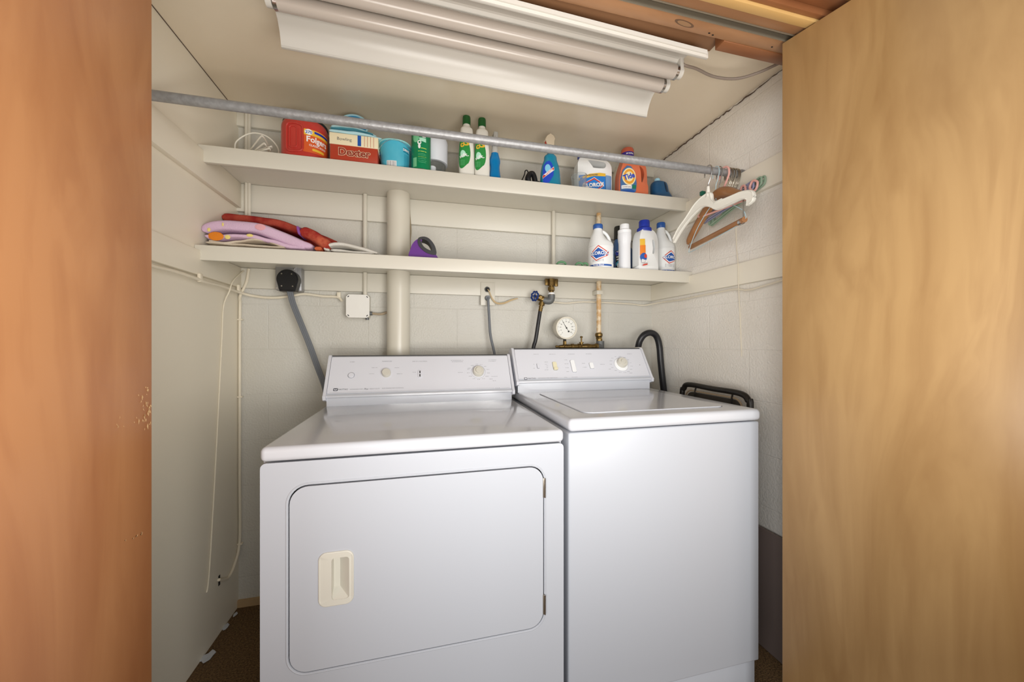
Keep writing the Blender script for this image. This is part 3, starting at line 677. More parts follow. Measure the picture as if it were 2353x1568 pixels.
# --- pale blue folded bag lying on the box
M_bag = mat('pale_blue_film', (176, 214, 222), .3, bump=(30, .6)); M_bagd = mat('teal_edge', (92, 160, 176), .4)
b = B()
def slab(b, path, hw, th, m, y=0, n=4.0, seg=28, wob=.0, freq=18, seed=0):
    """soft slab swept along an XZ path; superellipse section (hw along Y, th normal)"""
    pts = catmull([Vector((p[0], y, p[1])) for p in path], 6); N = len(pts); vs = []; fs = []
    ths = [p[2] if len(p) > 2 else 1 for p in path]; tc = catmull([(q, 0, 0) for q in ths], 6)
    cum = [0]
    for i in range(1, N): cum.append(cum[-1]+(pts[i]-pts[i-1]).length)
    for i in range(N):
        a = pts[max(i-1, 0)]; c2 = pts[min(i+1, N-1)]; d = (c2-a).normalized(); nr = Vector((-d.z, 0, d.x))
        q_ = max(0, min(1, min(cum[i], cum[-1]-cum[i])/(th*.75)+.10)); e = sqrt(1-(1-q_)**2)
        for j in range(seg):
            a2 = 2*pi*j/seg; cx_, sx_ = cos(a2), sin(a2)
            yy = math.copysign(abs(cx_)**(2/n), cx_)*hw; zz = math.copysign(abs(sx_)**(2/n), sx_)*th*tc[i].x*e
            v = pts[i]+Vector((0, yy, 0))+nr*zz
            if wob:
                q = mnoise.noise_vector(Vector((v.x*freq, v.y*freq+seed, v.z*freq*1.5))); v = v+Vector((q.x*wob*.6, q.y*wob, q.z*wob))
            vs.append(v)
    for i in range(N-1):
        for j in range(seg): fs.append([i*seg+j, i*seg+(j+1) % seg, (i+1)*seg+(j+1) % seg, (i+1)*seg+j])
    fs.append(list(range(seg))[::-1]); fs.append([(N-1)*seg+j for j in range(seg)])
    b.add(vs, fs, m); return b
xm = (xb0+xb1)/2; zt = ZU+hb
slab(b, [(xb0-.004, zt+.012), (xm-.05, zt+.014), (xm+.02, zt+.012), (xb1-.02, zt+.008, .7), (xb1+.012, zt+.006, .25)], .10, .009, M_bag, 1.67, wob=.004, freq=22)
slab(b, [(xb0+.002, zt+.030), (xm-.05, zt+.036), (xm+.02, zt+.032), (xm+.055, zt+.022, .6), (xb1-.01, zt+.016, .3)], .095, .009, M_bag, 1.672, wob=.005, freq=22, seed=5)
slab(b, [(xb0+.0, zt+.0225), (xm-.04, zt+.026), (xm+.03, zt+.023), (xm+.07, zt+.015)], .103, .0012, M_bagd, 1.668, wob=.004, freq=22)
tag(b.build('plastic_bag', org=(xm, 1.67, zt)), 'pale blue folded plastic bag lying on top of the shoe box', 'bag')
# --- blue round lid leaning above the box
p = P(813, 281, Y=1.66); rl = .056
t = thing('round_lid', (p.x, 1.66, c+.918), 'round blue plastic lid with pale rim propped up above the shoe box', 'lid')
Mr = Matrix.Rotation(R(72), 4, 'X'); b = B(); b.lathe([(rl*.93, .004), (rl*.90, -.004), (rl*.5, -.006), (.001, -.006)], mat('bright_blue_plastic', (44, 146, 200), .3), Mr, 40); b.build('disc', t, local=True)
b = B(); b.tube([Mr @ Vector((rl*cos(2*pi*i/48), rl*sin(2*pi*i/48), .004)) for i in range(48)], .0042, mat('pale_rim', (170, 214, 226), .35), 8, closed=True); b.build('rim', t, local=True)
# --- turquoise tubs
M_turq = mat('turquoise_tub', (70, 176, 204), .35, mottle=(26, (92, 188, 212), .3)); M_turqd = mat('turquoise_dark', (30, 138, 168), .4); M_clear = mat('clear_plastic', (235, 240, 242), .08, trans=.92, ior=1.3)
def tub(name, ul, ur, Yc, h, label, front=True):
    x, r = cyl_fit(ul, ur, Yc); t, L, o = bottle(name, x, Yc, ZU, [(0, r*.86, r*.86, 2.3), (.004, r*.89, r*.89, 2.3), (h*.9, r*.97, r*.97, 2.3), (h, r*.975, r*.975, 2.3)], M_turq, label, 'tub', smooth=2)
    b = B(); b.tube([L.pt(2*pi*i/40, h-.004, .0025) for i in range(40)], .0032, mat('pale_teal_rim', (150, 212, 214), .3), 8, closed=True); b.build('rim', t, local=True)
    return t, L, r, h
t, L, r, h = tub('detergent_tub', 872, 944, 1.622, .117, 'turquoise round detergent tub with barcode, standing at the shelf edge')
b = B(); f0 = L.fn(.05, .0006, 0)
decal(b, rect(-.022, .012, .004, .030), L.fn(-.1, .0008), M_whitew)
for i in range(9):
    q = -.019+i*.0034; decal(b, rect(q, q+(.0012 if i % 3 else .002), .007, .028), L.fn(-.1, .0012), M_print, 1)
decal(b, rect(.026, .058, .072, .092), L.fn(.12, .0008), M_turqd); put_text(b, 'DRIVE', .0125, M_whitew, L.fn(.12, .0014), .042, .082, .0006)
for i in range(15): decal(b, rect(.030, .058, .010+i*.0038, .0112+i*.0038), L.fn(.12, .0008), M_turqd, 1)
b.build('paper_label', t, local=True)
hnd = B(); hnd.tube([L.pt(pi*1.03, .092, .004), L.pt(pi*1.05, .075, .009), L.pt(pi*1.2, .088, .006), L.pt(pi*1.35, .103, .0045), L.pt(pi*1.5, .112, .005), L.pt(pi*1.68, .106, .0045), L.pt(pi*1.9, .096, .006)], .0016, M_clear, 8, k=6); ho = hnd.build('handle', t, local=True); ho['label'] = 'thin clear carry handle'
b = B(); b.sphere(L.pt(pi*1.02, .075, .004), .008, mat('navy_plastic', (26, 44, 96), .4)); b.build('handle_pivot', t, local=True)
t, L, r, h = tub('detergent_tub', 880, 948, 1.752, .166, 'second turquoise detergent tub with dark lid, half hidden behind the first')
b = B(); b.lathe([(r*.99, h-.002), (r*.99, h+.006), (r*.6, h+.010)], M_black, Matrix.Identity(4), 36); b.build('lid', t, local=True)
# --- green canister
Yc = 1.592; x, r = cyl_fit(945, 990, Yc); hg = ZZ(966, 308, Yc)-ZU
M_green = mat('green_can', (12, 132, 84), .3)
t, L, o = bottle('green_canister', x, Yc, ZU, [(0, r*.95, r*.95, 2), (.003, r, r, 2), (.004, r, r, 2), (hg-.012, r, r, 2), (hg-.005, r*.94, r*.94, 2), (hg, r*.86, r*.86, 2)], M_green, 'tall green cardboard canister with a scoop picture on its label', 'canister', smooth=0)
b = B(); lg = mat('pale_green_ink', (120, 200, 150), .45); yg = mat('lime_ink', (190, 214, 96), .45); fr_ = lambda o_: L.fn(-.05, o_)
b2 = B(); b2.lathe([(r*1.01, .001), (r*1.015, .003), (r*1.01, .005)], M_steel, Matrix.Identity(4), 36); b2.build('metal_rim', t, local=True)
decal(b, circle(-.020, hg*.80, .014, 18, .022), fr_(.0006), lg); decal(b, [(-.004, hg*.97-.012), (.012, hg*.95-.012), (.022, hg*.80), (.008, hg*.79)], fr_(.001), M_whitew, 3)
decal(b, [(-.006, hg*.78), (.022, hg*.78), (.022, hg*.68), (-.004, hg*.70)], fr_(.0012), mat('mint_ink', (178, 232, 206), .45), 3); decal(b, circle(-.005, hg*.66, .008, 16, .009), fr_(.0014), M_whitew); decal(b, circle(-.005, hg*.57, .005, 14, .010), fr_(.0014), M_whitew)
decal(b, circle(-.004, hg*.665, .004, 12), fr_(.0018), M_green)
for i, (q0, q1, zz) in enumerate([(.0, .024, .52), (-.010, .024, .44), (-.010, .02, .385), (-.010, .022, .35), (-.010, .024, .31), (-.010, .02, .27), (-.010, .024, .22), (-.008, .022, .18)]):
    decal(b, rect(q0, q1, hg*zz, hg*zz+(.0028 if i in (0, 1) else .0012)), fr_(.0008), yg if i in (0, 1, 4) else lg, 1)
decal(b, rect(-.034, -.016, .012, .050), fr_(.0008), mint if False else lg)
b.build('paper_label', t, local=True)
# --- white tub upside down on a clear container, small white cup
Yc = 1.70; x, r = cyl_fit(966, 1029, Yc); zt_ = ZZ(1010, 320, Yc-.03)-ZU; 
t, L, o = bottle('clear_jar', x, Yc, ZU, [(0, r*.55, r*.55, 2), (.004, r*.62, r*.62, 2), (.05, r*.78, r*.78, 2), (.092, r*.84, r*.84, 2)], M_clear, 'clear plastic jar on the top shelf carrying a white tub', 'jar', smooth=2)
b = B(); M_wt = mat('white_tub', (226, 230, 238), .35)
b.lathe([(r*.97, .0935), (r*.98, .095), (r*.99, zt_-.012), (r*1.0, zt_-.010), (r*.97, zt_), (r*.6, zt_+.002)], M_wt, Matrix.Translation((x, Yc, ZU)), 44)
tag(b.build('white_tub', org=(x, Yc, ZU+.0935)), 'white plastic tub stacked upside down on the clear jar', 'tub')
Yc = 1.60; x, r = cyl_fit(984, 1001, Yc); 
b = B(); b.lathe([(r*.85, 0), (r*.9, .003), (r, .045), (r*1.0, .050), (r*.9, .052)], M_wt, Matrix.Translation((x+.003, Yc+.03, ZU)), 30); tag(b.build('plastic_cup', org=(x, Yc+.03, ZU)), 'small white plastic cup between green canister and white tub', 'cup')
# --- two cream cleanser bottles
proto = None
for (ul, ur, lab) in ((1055, 1089, 'tall white cleanser bottle with dark green cap, left of the pair'), (1091, 1124, 'tall white cleanser bottle with dark green cap, right of the pair')):
    Yc = 1.592; x, r = cyl_fit(ul, ur, Yc)
    if proto is None:
        r = .033; t, L, o = bottle('cleanser_bottle', x, Yc, ZU, [(0, .031, .020, 3.2), (.004, .033, .022, 3.2), (.03, .0335, .0225, 3), (.10, .0335, .0225, 2.8), (.155, .030, .021, 2.6), (.20, .0275, .020, 2.8), (.214, .025, .018, 3), (.221, .017, .015, 2.4), (.226, .0155, .0145, 2), (.232, .0150, .0145, 2)], mat('cleanser_white', (232, 230, 222), .3), lab, 'bottle')
        b = B(); b.lathe([(.0165, .232), (.0172, .234), (.0172, .262), (.0160, .268), (.011, .271)], mat('dark_green_cap', (20, 92, 38), .35), Matrix.Identity(4), 28); b.build('cap', t, local=True)
        b = B(); el = circle(0, .105, .026, 26, .072); fa = lambda o_: L.fn(-.62, o_, 0, .028); gr2 = mat('label_green', (44, 140, 66), .4)
        decal(b, el, fa(.0006), gr2); put_text(b, 'co', .034, yel, fa(.0012), .006, .140, .0018, rot=.5); decal(b, circle(.004, .096, .011, 16, .016), fa(.001), mat('mint_ink', (178, 232, 206), .45))
        put_text(b, 'soft', .020, M_whitew, fa(.0013), .004, .088, .0006, rot=.4)
        for i in range(5): decal(b, rect(-.012, .012, .048+i*.005, .0492+i*.005), fa(.001), lg, 1)
        b.build('paper_label', t, local=True); proto = t
    else:
        t = proto.copy(); COL.objects.link(t); t.location = (x, Yc, ZU); t['label'] = lab
        for chd in list(proto.children): cc = chd.copy(); COL.objects.link(cc); cc.parent = t
    t['group'] = 'pair of white cleanser bottles on the top shelf'
# --- spray bottles with blue liquid
M_bluel = mat('blue_cleaner', (10, 118, 178), .12, coat=.3); M_tealt = mat('teal_cleaner', (22, 128, 160), .14, coat=.3); M_clr2 = mat('milky_clear', (214, 214, 210), .2, trans=.35)
Yc = 1.60; x, r = cyl_fit(1124, 1150, Yc)
t, L, o = bottle('spray_bottle', x, Yc, ZU, [(0, .023, .018, 2.8), (.004, .026, .020, 2.8), (.030, .0245, .020, 2.6), (.065, .021, .018, 2.4), (.092, .0245, .019, 2.3), (.108, .0215, .017, 2.2), (.124, .017, .016, 2), (.128, .0165, .0155, 2)], M_bluel, 'small spray bottle of bright blue cleaner with clear top, beside the cleanser bottles')
b = B(); b.lathe([(.0155, .1285), (.0145, .150), (.0135, .158), (.011, .160)], M_clr2, Matrix.Identity(4), 24); b.cyl((0, 0, .1285), (0, 0, .17), .0015, M_white, 8); b.build('neck', t, local=True)
b = B(); b.cyl((0, 0, .160), (0, 0, .174), .0135, mat('lilac_cap', (150, 140, 176), .4), 20); b.box(-.010, .010, -.028, .016, .174, .214, M_clr2, .005); b.box(-.004, .004, -.032, -.024, .160, .196, M_clr2, .0015); b.build('spray_head', t, local=True)
Yc = 1.592; x, r = cyl_fit(1241, 1288, Yc)
t, L, o = bottle('glass_cleaner_bottle', x, Yc, ZU, [(0, .045, .026, 3), (.004, .048, .028, 3), (.03, .0485, .028, 2.8), (.07, .046, .027, 2.6), (.100, .040, .025, 2.5), (.124, .031, .023, 2.4), (.14, .029, .022, 2.3), (.150, .019, .018, 2), (.16, .014, .014, 2), (.170, .0135, .0135, 2)], M_tealt, 'blue glass cleaner spray bottle with red trigger in the middle of the shelf', rz=.12)
b = B(); fa = lambda o_: L.fnflat(o_)
blu2 = mat('label_royal', (36, 72, 190), .35)
decal(b, [(-.045, .004), (-.020, .010), (.002, .045), (.004, .075), (-.004, .100), (-.016, .112), (-.030, .106), (-.040, .090), (-.045, .06)], fa(.0008), blu2)
decal(b, circle(-.024, .074, .013, 16, .020), fa(.0012), mat('splash_cyan', (130, 200, 232), .4))
decal(b, [(-.046, .028), (.006, .070), (.004, .086), (-.046, .042)], fa(.0016), M_whitew, 3); decal(b, [(-.0455, .030), (.0045, .0715), (.0030, .083), (-.0455, .040)], fa(.0020), M_red, 3)
put_text(b, 'Windex', .0145, M_whitew, fa(.0026), -.021, .0565, .0006, rot=R(40))
b.build('paper_label', t, local=True)
b = B(); b.cyl((0, 0, .170), (0, 0, .186), .0155, mat('purple_collar', (120, 92, 150), .4), 22); b.build('collar', t, local=True)
b = B(); prf = [(-.030, .212), (-.026, .186+.022), (-.020, .190), (.014, .190), (.016, .214), (.020, .226), (.012, .238), (-.004, .244), (-.020, .232)]
b.prism(prf, lambda X, Z: Vector((X, -.010, Z)), lambda X, Z: Vector((X, .010, Z)), mat('cream_head', (226, 212, 188), .35)); b.build('spray_head', t, local=True, sharp=60)
b = B(); b.prism([(-.026, .208), (-.014, .206), (-.008, .188), (-.014, .172), (-.022, .170), (-.022, .188)], lambda X, Z: Vector((X, -.006, Z)), lambda X, Z: Vector((X, .006, Z)), M_red); b.build('trigger', t, local=True)
# dark clip on the wall batten behind the spray bottle
# --- black charger bundle
p0 = P(1212, 421, Y=1.575); t = thing('black_clip_light', (p0.x, 1.60, ZU), 'small black plastic clamp gadget with looped cord, lying between the blue sprays', 'clamp')
b = B(); b.box(-.028, .052, -.018, .022, 0, .010, M_black, .004); b.build('base', t, local=True)
b = B(); b.tube([(.022, 0, .006), (.010, .002, .032), (.018, .004, .056), (.034, .004, .060), (.042, .002, .036), (.046, 0, .008)], [.010, .013, .012, .011, .012, .010], M_black, 14, k=5, flat=(1.3, (0, 1, 0))); b.build('jaw', t, local=True)
b = B(); b.sphere((.055, 0, .014), .018, M_black, (1, .8, .8)); b.build('jaw', t, local=True)
b = B(); b.tube([(-.030, 0, .004), (-.018, .002, .026), (-.006, .004, .052), (-.002, .005, .070), (.007, .005, .074), (.011, .004, .062), (.004, .002, .036), (.0, 0, .008)], .0026, M_black, 8, k=6); b.build('cord_loop', t, local=True)
# --- clear cup
Yc = 1.592; x, r = cyl_fit(1311, 1347, Yc); b = B(); T_ = Matrix.Translation((x+.003, Yc, ZU))
b.lathe([(r*.8, .0), (r*.83, .001), (r*1.0, .068), (r*1.03, .069), (r*1.03, .071), (r*.985, .071), (r*.80, .004), (.001, .004)], M_clear, T_, 40)
tag(b.build('clear_cup', org=(x, Yc, ZU)), 'clear plastic cup standing in front of the blue labelled bleach jug', 'cup')
# --- concentrated bleach jug (blue label)
M_jug = mat('jug_white', (236, 238, 238), .32)
Yc = 1.70; x, r = cyl_fit(1324, 1400, Yc); W_ = .088; hj = ZZ(1340, 333, Yc)-ZU
t = thing('bleach_jug', (x, Yc, ZU), 'white bleach jug with blue and yellow label and through handle, behind the clear cup', 'jug', rz=-.10)
b = B(); pr_ = [(-W_, .012), (-W_+.008, 0), (W_-.008, 0), (W_, .012), (W_, .150), (W_-.006, .178), (W_-.022, .196), (W_-.045, .205), (-.030, .207), (-.036, .210), (-.070, .208), (-.082, .190), (-W_, .160)]
hole = [(-.034, .190), (-.016, .158), (-.008, .152), (.036, .152), (.050, .158), (.054, .176), (.038, .188), (-.02, .194)]
pj = catmull([(a, c2, 0) for a, c2 in pr_], 4, True); hj_ = catmull([(a, c2, 0) for a, c2 in hole], 4, True)
b.holed([(q.x, q.y) for q in pj], [(q.x, q.y) for q in hj_], lambda X, Z: Vector((X, -.044+.022*max(0, (Z-.15)/.06)**2+.012*(abs(X)/W_)**6, Z)), lambda X, Z: Vector((X, .044-.022*max(0, (Z-.15)/.06)**2-.012*(abs(X)/W_)**6, Z)), M_jug)
b.lathe([(.021, .205), (.019, .212), (.018, .216)], M_jug, Matrix.Translation((-.055, 0, 0)), 24)
b.build('body', t, local=True, sharp=50)
b = B(); b.lathe([(.0225, .214), (.0235, .216), (.0225, .238), (.020, .242)], M_navy, Matrix.Translation((-.055, 0, 0)), 28); b.build('cap', t, local=True)
b = B(); gq = lambda o_: (lambda X, Z: Vector((X, -.0445+.012*(abs(X)/W_)**6-o_, Z))); bl2 = mat('label_sky', (36, 122, 206), .4)
decal(b, rect(-W_+.004, .050, .002, .112), gq(.001), bl2); decal(b, [(-W_+.004, .098), (-.03, .120), (.02, .128), (.050, .126), (.050, .112), (.0, .112), (-.04, .103), (-W_+.004, .084)], gq(.0016), yel, 3)
decal(b, rect(.052, W_-.004, .004, .118), gq(.001), mat('label_pale', (120, 160, 206), .45))
dia = lambda cx_, cz_, w_, h_: [(cx_-w_, cz_-h_*.45), (cx_-w_*.9, cz_-h_*.75), (cx_, cz_-h_*1.0), (cx_+w_*.9, cz_-h_*.1), (cx_+w_, cz_+h_*.25), (cx_+w_*.1, cz_+h_), (cx_-w_*.9, cz_+h_*.15)]
decal(b, dia(-.014, .064, .056, .040), gq(.0020), M_whitew, 3); decal(b, dia(-.014, .064, .053, .037), gq(.0026), M_red, 3); decal(b, dia(-.014, .064, .046, .029), gq(.0032), bl2, 3)
put_text(b, 'CLOROX', .026, M_whitew, gq(.0040), -.014, .064, .0016, rot=.13); put_text(b, 'CONCENTRATED', .009, M_printd, gq(.0024), -.026, .113, .0004, rot=.14)
put_text(b, 'Regular', .007, M_whitew, gq(.0022), .030, .034, .0003); decal(b, rrect(-.030, .046, .006, .014, .004, 2), gq(.0018), M_whitew, 2)
b.build('paper_label', t, local=True)
# --- plain cream jug between
Yc = 1.735; x, r = cyl_fit(1398, 1450, Yc)
t, L, o = bottle('plain_jug', x, Yc, ZU, [(0, .048, .04, 3), (.004, .052, .043, 3), (.10, .052, .043, 3), (.15, .046, .038, 2.6), (.185, .030, .028, 2.2), (.20, .022, .022, 2), (.212, .021, .021, 2)], mat('cream_jug', (222, 216, 198), .4), 'plain cream jug mostly hidden behind the orange detergent bottle', 'jug')
# --- orange detergent bottle
Yc = 1.622; x, r = cyl_fit(1411, 1491, Yc); M_or = mat('orange_plastic', (212, 112, 76), .3, coat=.15)
t = thing('detergent_bottle', (x, Yc, ZU), 'orange laundry detergent bottle with purple banded cap near the shelf end', 'bottle', rz=-.12)
W_ = .074; pr_ = [(-W_+.004, 0), (W_-.004, 0), (W_+.002, .010), (W_, .090), (W_-.006, .140), (W_-.020, .168), (.020, .190), (.004, .198), (-.046, .198), (-.050, .186), (-.058, .160), (-W_+.003, .11), (-W_, .05), (-W_-.001, .010)]
hole = [(.026, .150), (.044, .138), (.052, .110), (.044, .078), (.038, .072), (.036, .090), (.034, .12)]
pj = catmull([(a, c2, 0) for a, c2 in pr_], 5, True); hj_ = catmull([(a, c2, 0) for a, c2 in hole], 4, True)
yf_ = lambda X, Z: -.042+.020*max(0, (Z-.13)/.07)**2+.016*(min(1, abs(X)/W_))**5+.008*max(0, min(1, (X-.005)/.03))*(1 if .06 < Z < .17 else .0)
b = B(); b.holed([(q.x, q.y) for q in pj], [(q.x, q.y) for q in hj_], lambda X, Z: Vector((X, yf_(X, Z), Z)), lambda X, Z: Vector((X, -yf_(X, Z), Z)), M_or)
b.lathe([(.028, .190), (.027, .200), (.025, .204)], M_or, Matrix.Translation((-.020, 0, 0)), 28); b.build('body', t, local=True, sharp=50)
b = B(); b.lathe([(.030, .200), (.0310, .202), (.0310, .222)], mat('purple_band', (58, 36, 130), .35), Matrix.Translation((-.020, 0, 0)), 32); b.lathe([(.0308, .222), (.0300, .240), (.027, .245), (.014, .246)], mat('rusty_cap', (190, 92, 66), .35), Matrix.Translation((-.020, 0, 0)), 32)
put_text(b, '2X ULTRA', .0085, M_whitew, lambda X, Z: Vector((-.020+.0316*sin(X/.0316), -.0316*cos(X/.0316), Z)), 0, .212, .0004); b.build('cap', t, local=True)
b = B(); gq = lambda o_: (lambda X, Z: Vector((X, yf_(min(X, .0), Z)-o_, Z))); tl = mat('tide_blue_grey', (70, 110, 160), .4)
decal(b, [(-W_+.004, .008), (-.02, .004), (.004, .022), (.008, .06), (.0, .110), (-.02, .142), (-.040, .146), (-.060, .125), (-.070, .08)], gq(.0010), tl, 5)
decal(b, circle(-.030, .092, .033, 28, .042), gq(.0016), mat('label_cream', (240, 226, 176), .4)); decal(b, circle(-.030, .092, .028, 28, .036), gq(.0022), mat('label_amber', (230, 160, 50), .4)); decal(b, circle(-.030, .092, .020, 24, .024), gq(.0028), mat('label_cream', (240, 226, 176), .4))
put_text(b, 'Tide', .036, blu2, gq(.0036), -.031, .092, .0016, rot=.32, sx=.85); decal(b, rect(-.066, -.018, .034, .050), gq(.0022), M_whitew, 3); decal(b, rect(-.014, .004, .034, .052), gq(.0022), mat('deep_green', (20, 120, 90), .4), 2)
decal(b, [(-.068, .010), (-.02, .006), (.0, .022), (-.02, .030), (-.068, .026)], gq(.0022), M_blue, 2); put_text(b, 'mountain spring', .0065, M_printd, gq(.003), -.042, .042, .0002)
b.build('paper_label', t, local=True)
# --- dark blue bottle
Yc = 1.64; x, r = cyl_fit(1492, 1546, Yc); M_dkb = mat('dark_blue_plastic', (26, 78, 118), .28, coat=.2)
t, L, o = bottle('dark_blue_jug', x, Yc, ZU, [(0, .058, .036, 3), (.004, .062, .040, 3), (.022, .062, .040, 3), (.040, .052, .036, 2.8), (.060, .046, .034, 2.6, -.008), (.092, .042, .032, 2.6, -.012), (.106, .034, .026, 2.4, -.014), (.110, .014, .014, 2, -.022), (.116, .0125, .0125, 2, -.022)], M_dkb, 'short dark blue plastic jug, rightmost container on the top shelf', 'jug')
b = B(); b.lathe([(.0145, .112), (.0148, .120), (.012, .126)], mat('pale_blue_cap', (160, 206, 226), .35), Matrix.Translation((-.022, 0, 0)), 20); b.build('cap', t, local=True)
b = B(); b.tube([L.pt(-pi/2+.20, .098, -.002), L.pt(-pi/2+.22, .075, .0005), L.pt(-pi/2+.22, .05, -.001)], .0042, mat('dark_recess', (12, 34, 56), .5), 10, k=5); b.build('handle_groove', t, local=True)
# ================================================================== LOWER SHELF CONTENTS
def towel_fabric(name, col, col2=None, sc=9, k=.12):
    return mat(name, col, .95, spec=.2, bump=(240, .8), mottle=(sc, col2, k) if col2 else None)
M_tw1 = towel_fabric('oatmeal_terry', (216, 204, 186), (204, 190, 170)); M_tw2 = towel_fabric('lavender_terry', (206, 176, 204), (216, 186, 208), 5, .25)
M_tw3 = towel_fabric('rust_red_terry', (150, 42, 40), (176, 76, 60), 15, .08); M_tw4 = towel_fabric('white_terry', (222, 220, 214), (210, 206, 198)); M_vio = towel_fabric('violet_trim', (140, 84, 156)); M_orn = towel_fabric('orange_print', (222, 132, 44)); M_yl = towel_fabric('yellow_print', (232, 214, 130)); M_pk = towel_fabric('pink_print', (226, 168, 176)); M_rp = towel_fabric('red_print', (196, 70, 40))
def XZ(u, v, Y): p = P(u, v, Y=Y); return (p.x, p.z)
xl = lambda u, Y=1.66: P(u, 600, Y=Y).x
z0 = ZL

def path(Yf, pts, th): 
    out = []
    for q in pts:
        p = P(q[0], q[1], Y=Yf); k_ = q[2] if len(q) > 2 else 1; out.append((p.x, max(p.z, ZL+th*k_+.001), k_))
    return out
t = thing('folded_towel', (xl(570), 1.665, z0), 'oatmeal towel folded flat at the bottom of the pile on the lower shelf', 'towel')
b = B(); slab(b, path(1.565, [(472, 556), (520, 560), (600, 566), (640, 568), (654, 568)], .0065), .10, .0065, M_tw1, 1.665, wob=.003, freq=20); b.build('lower_fold', t, sharp=70)
b = B(); slab(b, path(1.565, [(478, 553), (512, 557), (545, 554), (590, 550), (620, 555), (642, 563), (652, 568, .7)], .0070), .098, .0070, M_tw1, 1.665, wob=.004, freq=24, seed=3); b.build('upper_fold', t, sharp=70)
t = thing('folded_blanket', (xl(640, 1.72), 1.72, z0), 'rust red patterned blanket with violet trim draped over the back of the pile', 'blanket')
b = B(); slab(b, path(1.705, [(509, 498), (540, 499), (568, 500), (600, 505), (634, 512), (685, 528), (733, 546), (776, 563, .8)], 0.0195), .060, .0195, M_tw3, 1.768, wob=.005, freq=12); b.build('top_fold', t, sharp=70)
b = B(); slab(b, path(1.715, [(560, 533), (640, 548), (700, 560), (750, 570), (790, 576, .6)], .018), .055, .018, M_tw3, 1.772, wob=.004, freq=14, seed=4); b.build('under_fold', t, sharp=70)
b = B(); slab(b, path(1.56, [(690, 529), (708, 535), (728, 545), (744, 558), (752, 570, .9)], .0215), .045, .0215, towel_fabric('brick_terry', (150, 46, 40), (188, 96, 70), 20, .08), 1.605, wob=.004, freq=20, seed=8); b.build('front_corner', t, sharp=70)
b = B(); slab(b, path(1.556, [(683, 520), (684, 528), (687, 538)], .006), .044, .0065, M_vio, 1.601, wob=.002, freq=20); b.build('violet_trim', t, sharp=70)
b = B(); slab(b, path(1.556, [(722, 570), (738, 570)], .009), .03, .009, mat('orange_terry', (196, 98, 60), .95, bump=(240, .8)), 1.59, wob=.002); b.build('orange_corner', t, sharp=70)
t = thing('folded_towel', (xl(590), 1.64, z0), 'lavender towel with orange and yellow print folded on top of the oatmeal towel', 'towel')
b = B(); slab(b, path(1.562, [(463, 529, .9), (478, 520), (500, 516), (532, 516), (583, 522), (634, 538), (668, 551), (695, 561, .85), (716, 566, .6)], .0215), .068, .0215, M_tw2, 1.632, wob=.005, freq=12, seed=1); b.build('outer_fold', t, sharp=70)
b = B(); slab(b, path(1.562, [(470, 542), (500, 543), (540, 541), (565, 543), (590, 545), (630, 556), (670, 566), (700, 570, .7)], .0095), .066, .0095, M_tw2, 1.63, wob=.005, freq=16, seed=2); b.build('inner_fold', t, sharp=70)
for (u, v, rr, mm, sx_, nm) in ((496, 543, .020, M_orn, 1.25, 'orange_print'), (503, 538, .008, M_rp, 1.1, 'red_print'), (523, 545, .010, M_yl, .9, 'yellow_print'), (480, 528, .009, M_yl, .6, 'yellow_print'), (574, 541, .007, M_yl, 1.6, 'yellow_print'), (512, 516, .009, M_yl, .35, 'yellow_print'), (598, 522, .015, M_pk, 1.2, 'pink_print')):
    p = P(u, v, Y=1.5625); b = B(); b.sphere((p.x, p.y, p.z), rr, mm, (sx_, .12, .8)); b.build(nm, t)
t = thing('folded_towel', (xl(800, 1.64), 1.64, z0), 'white towel folded flat at the right end of the towel pile', 'towel')
b = B(); slab(b, path(1.56, [(756, 574), (746, 570), (752, 563), (770, 560), (800, 563), (830, 570), (852, 576), (868, 582, .7)], .0085), .095, .0085, M_tw4, 1.655, wob=.003, freq=20); b.build('upper_fold', t, sharp=70)
b = B(); slab(b, path(1.56, [(760, 574), (800, 577), (835, 580), (858, 582, .7)], .0075), .093, .0075, M_tw4, 1.655, wob=.003, freq=20, seed=6); b.build('lower_fold', t, sharp=70)
# --- purple hand tool
Yc = 1.60; x0_, x1_ = P(943, 590, Y=Yc-.03).x, P(1003, 590, Y=Yc-.03).x; xm = (x0_+x1_)/2; hw_ = (x1_-x0_)/2
t = thing('purple_hand_iron', (xm, Yc, ZL), 'purple and dark grey compact appliance with loop handle right of the white pipe', 'appliance', rz=0)
M_pur = mat('purple_plastic', (104, 52, 140), .25, coat=.3)
b = B(); bodyp = catmull([(-hw_, 0, 0), (hw_, 0, 0), (hw_*.98, .022, 0), (hw_*.62, .030, 0), (hw_*.1, .042, 0), (-hw_*.25, .062, 0), (-hw_*.12, .082, 0), (-hw_*.30, .088, 0), (-hw_*.70, .074, 0), (-hw_*.98, .045, 0)], 5, True)
b.prism([(q.x, max(0, q.y)) for q in bodyp], lambda X, Z: Vector((X, -.026, Z)), lambda X, Z: Vector((X, .026, Z)), M_pur); b.build('body', t, local=True)
b = B(); outer_ = catmull([(-hw_*.42, .086, 0), (0, .0955, 0), (hw_*.45, .088, 0), (hw_*.85, .062, 0), (hw_*1.0, .030, 0), (hw_*.80, .022, 0), (hw_*.2, .030, 0), (-hw_*.35, .056, 0)], 6, True); inner_ = catmull([(-hw_*.22, .080, 0), (0, .084, 0), (hw_*.38, .074, 0), (hw_*.66, .046, 0), (hw_*.50, .040, 0), (hw_*.02, .054, 0)], 5, True)
b.holed([(q.x, q.y) for q in outer_], [(q.x, q.y) for q in inner_], lambda X, Z: Vector((X, -.031, Z)), lambda X, Z: Vector((X, .031, Z)), mat('charcoal_plastic', (52, 52, 54), .4)); b.build('loop_handle', t, local=True)
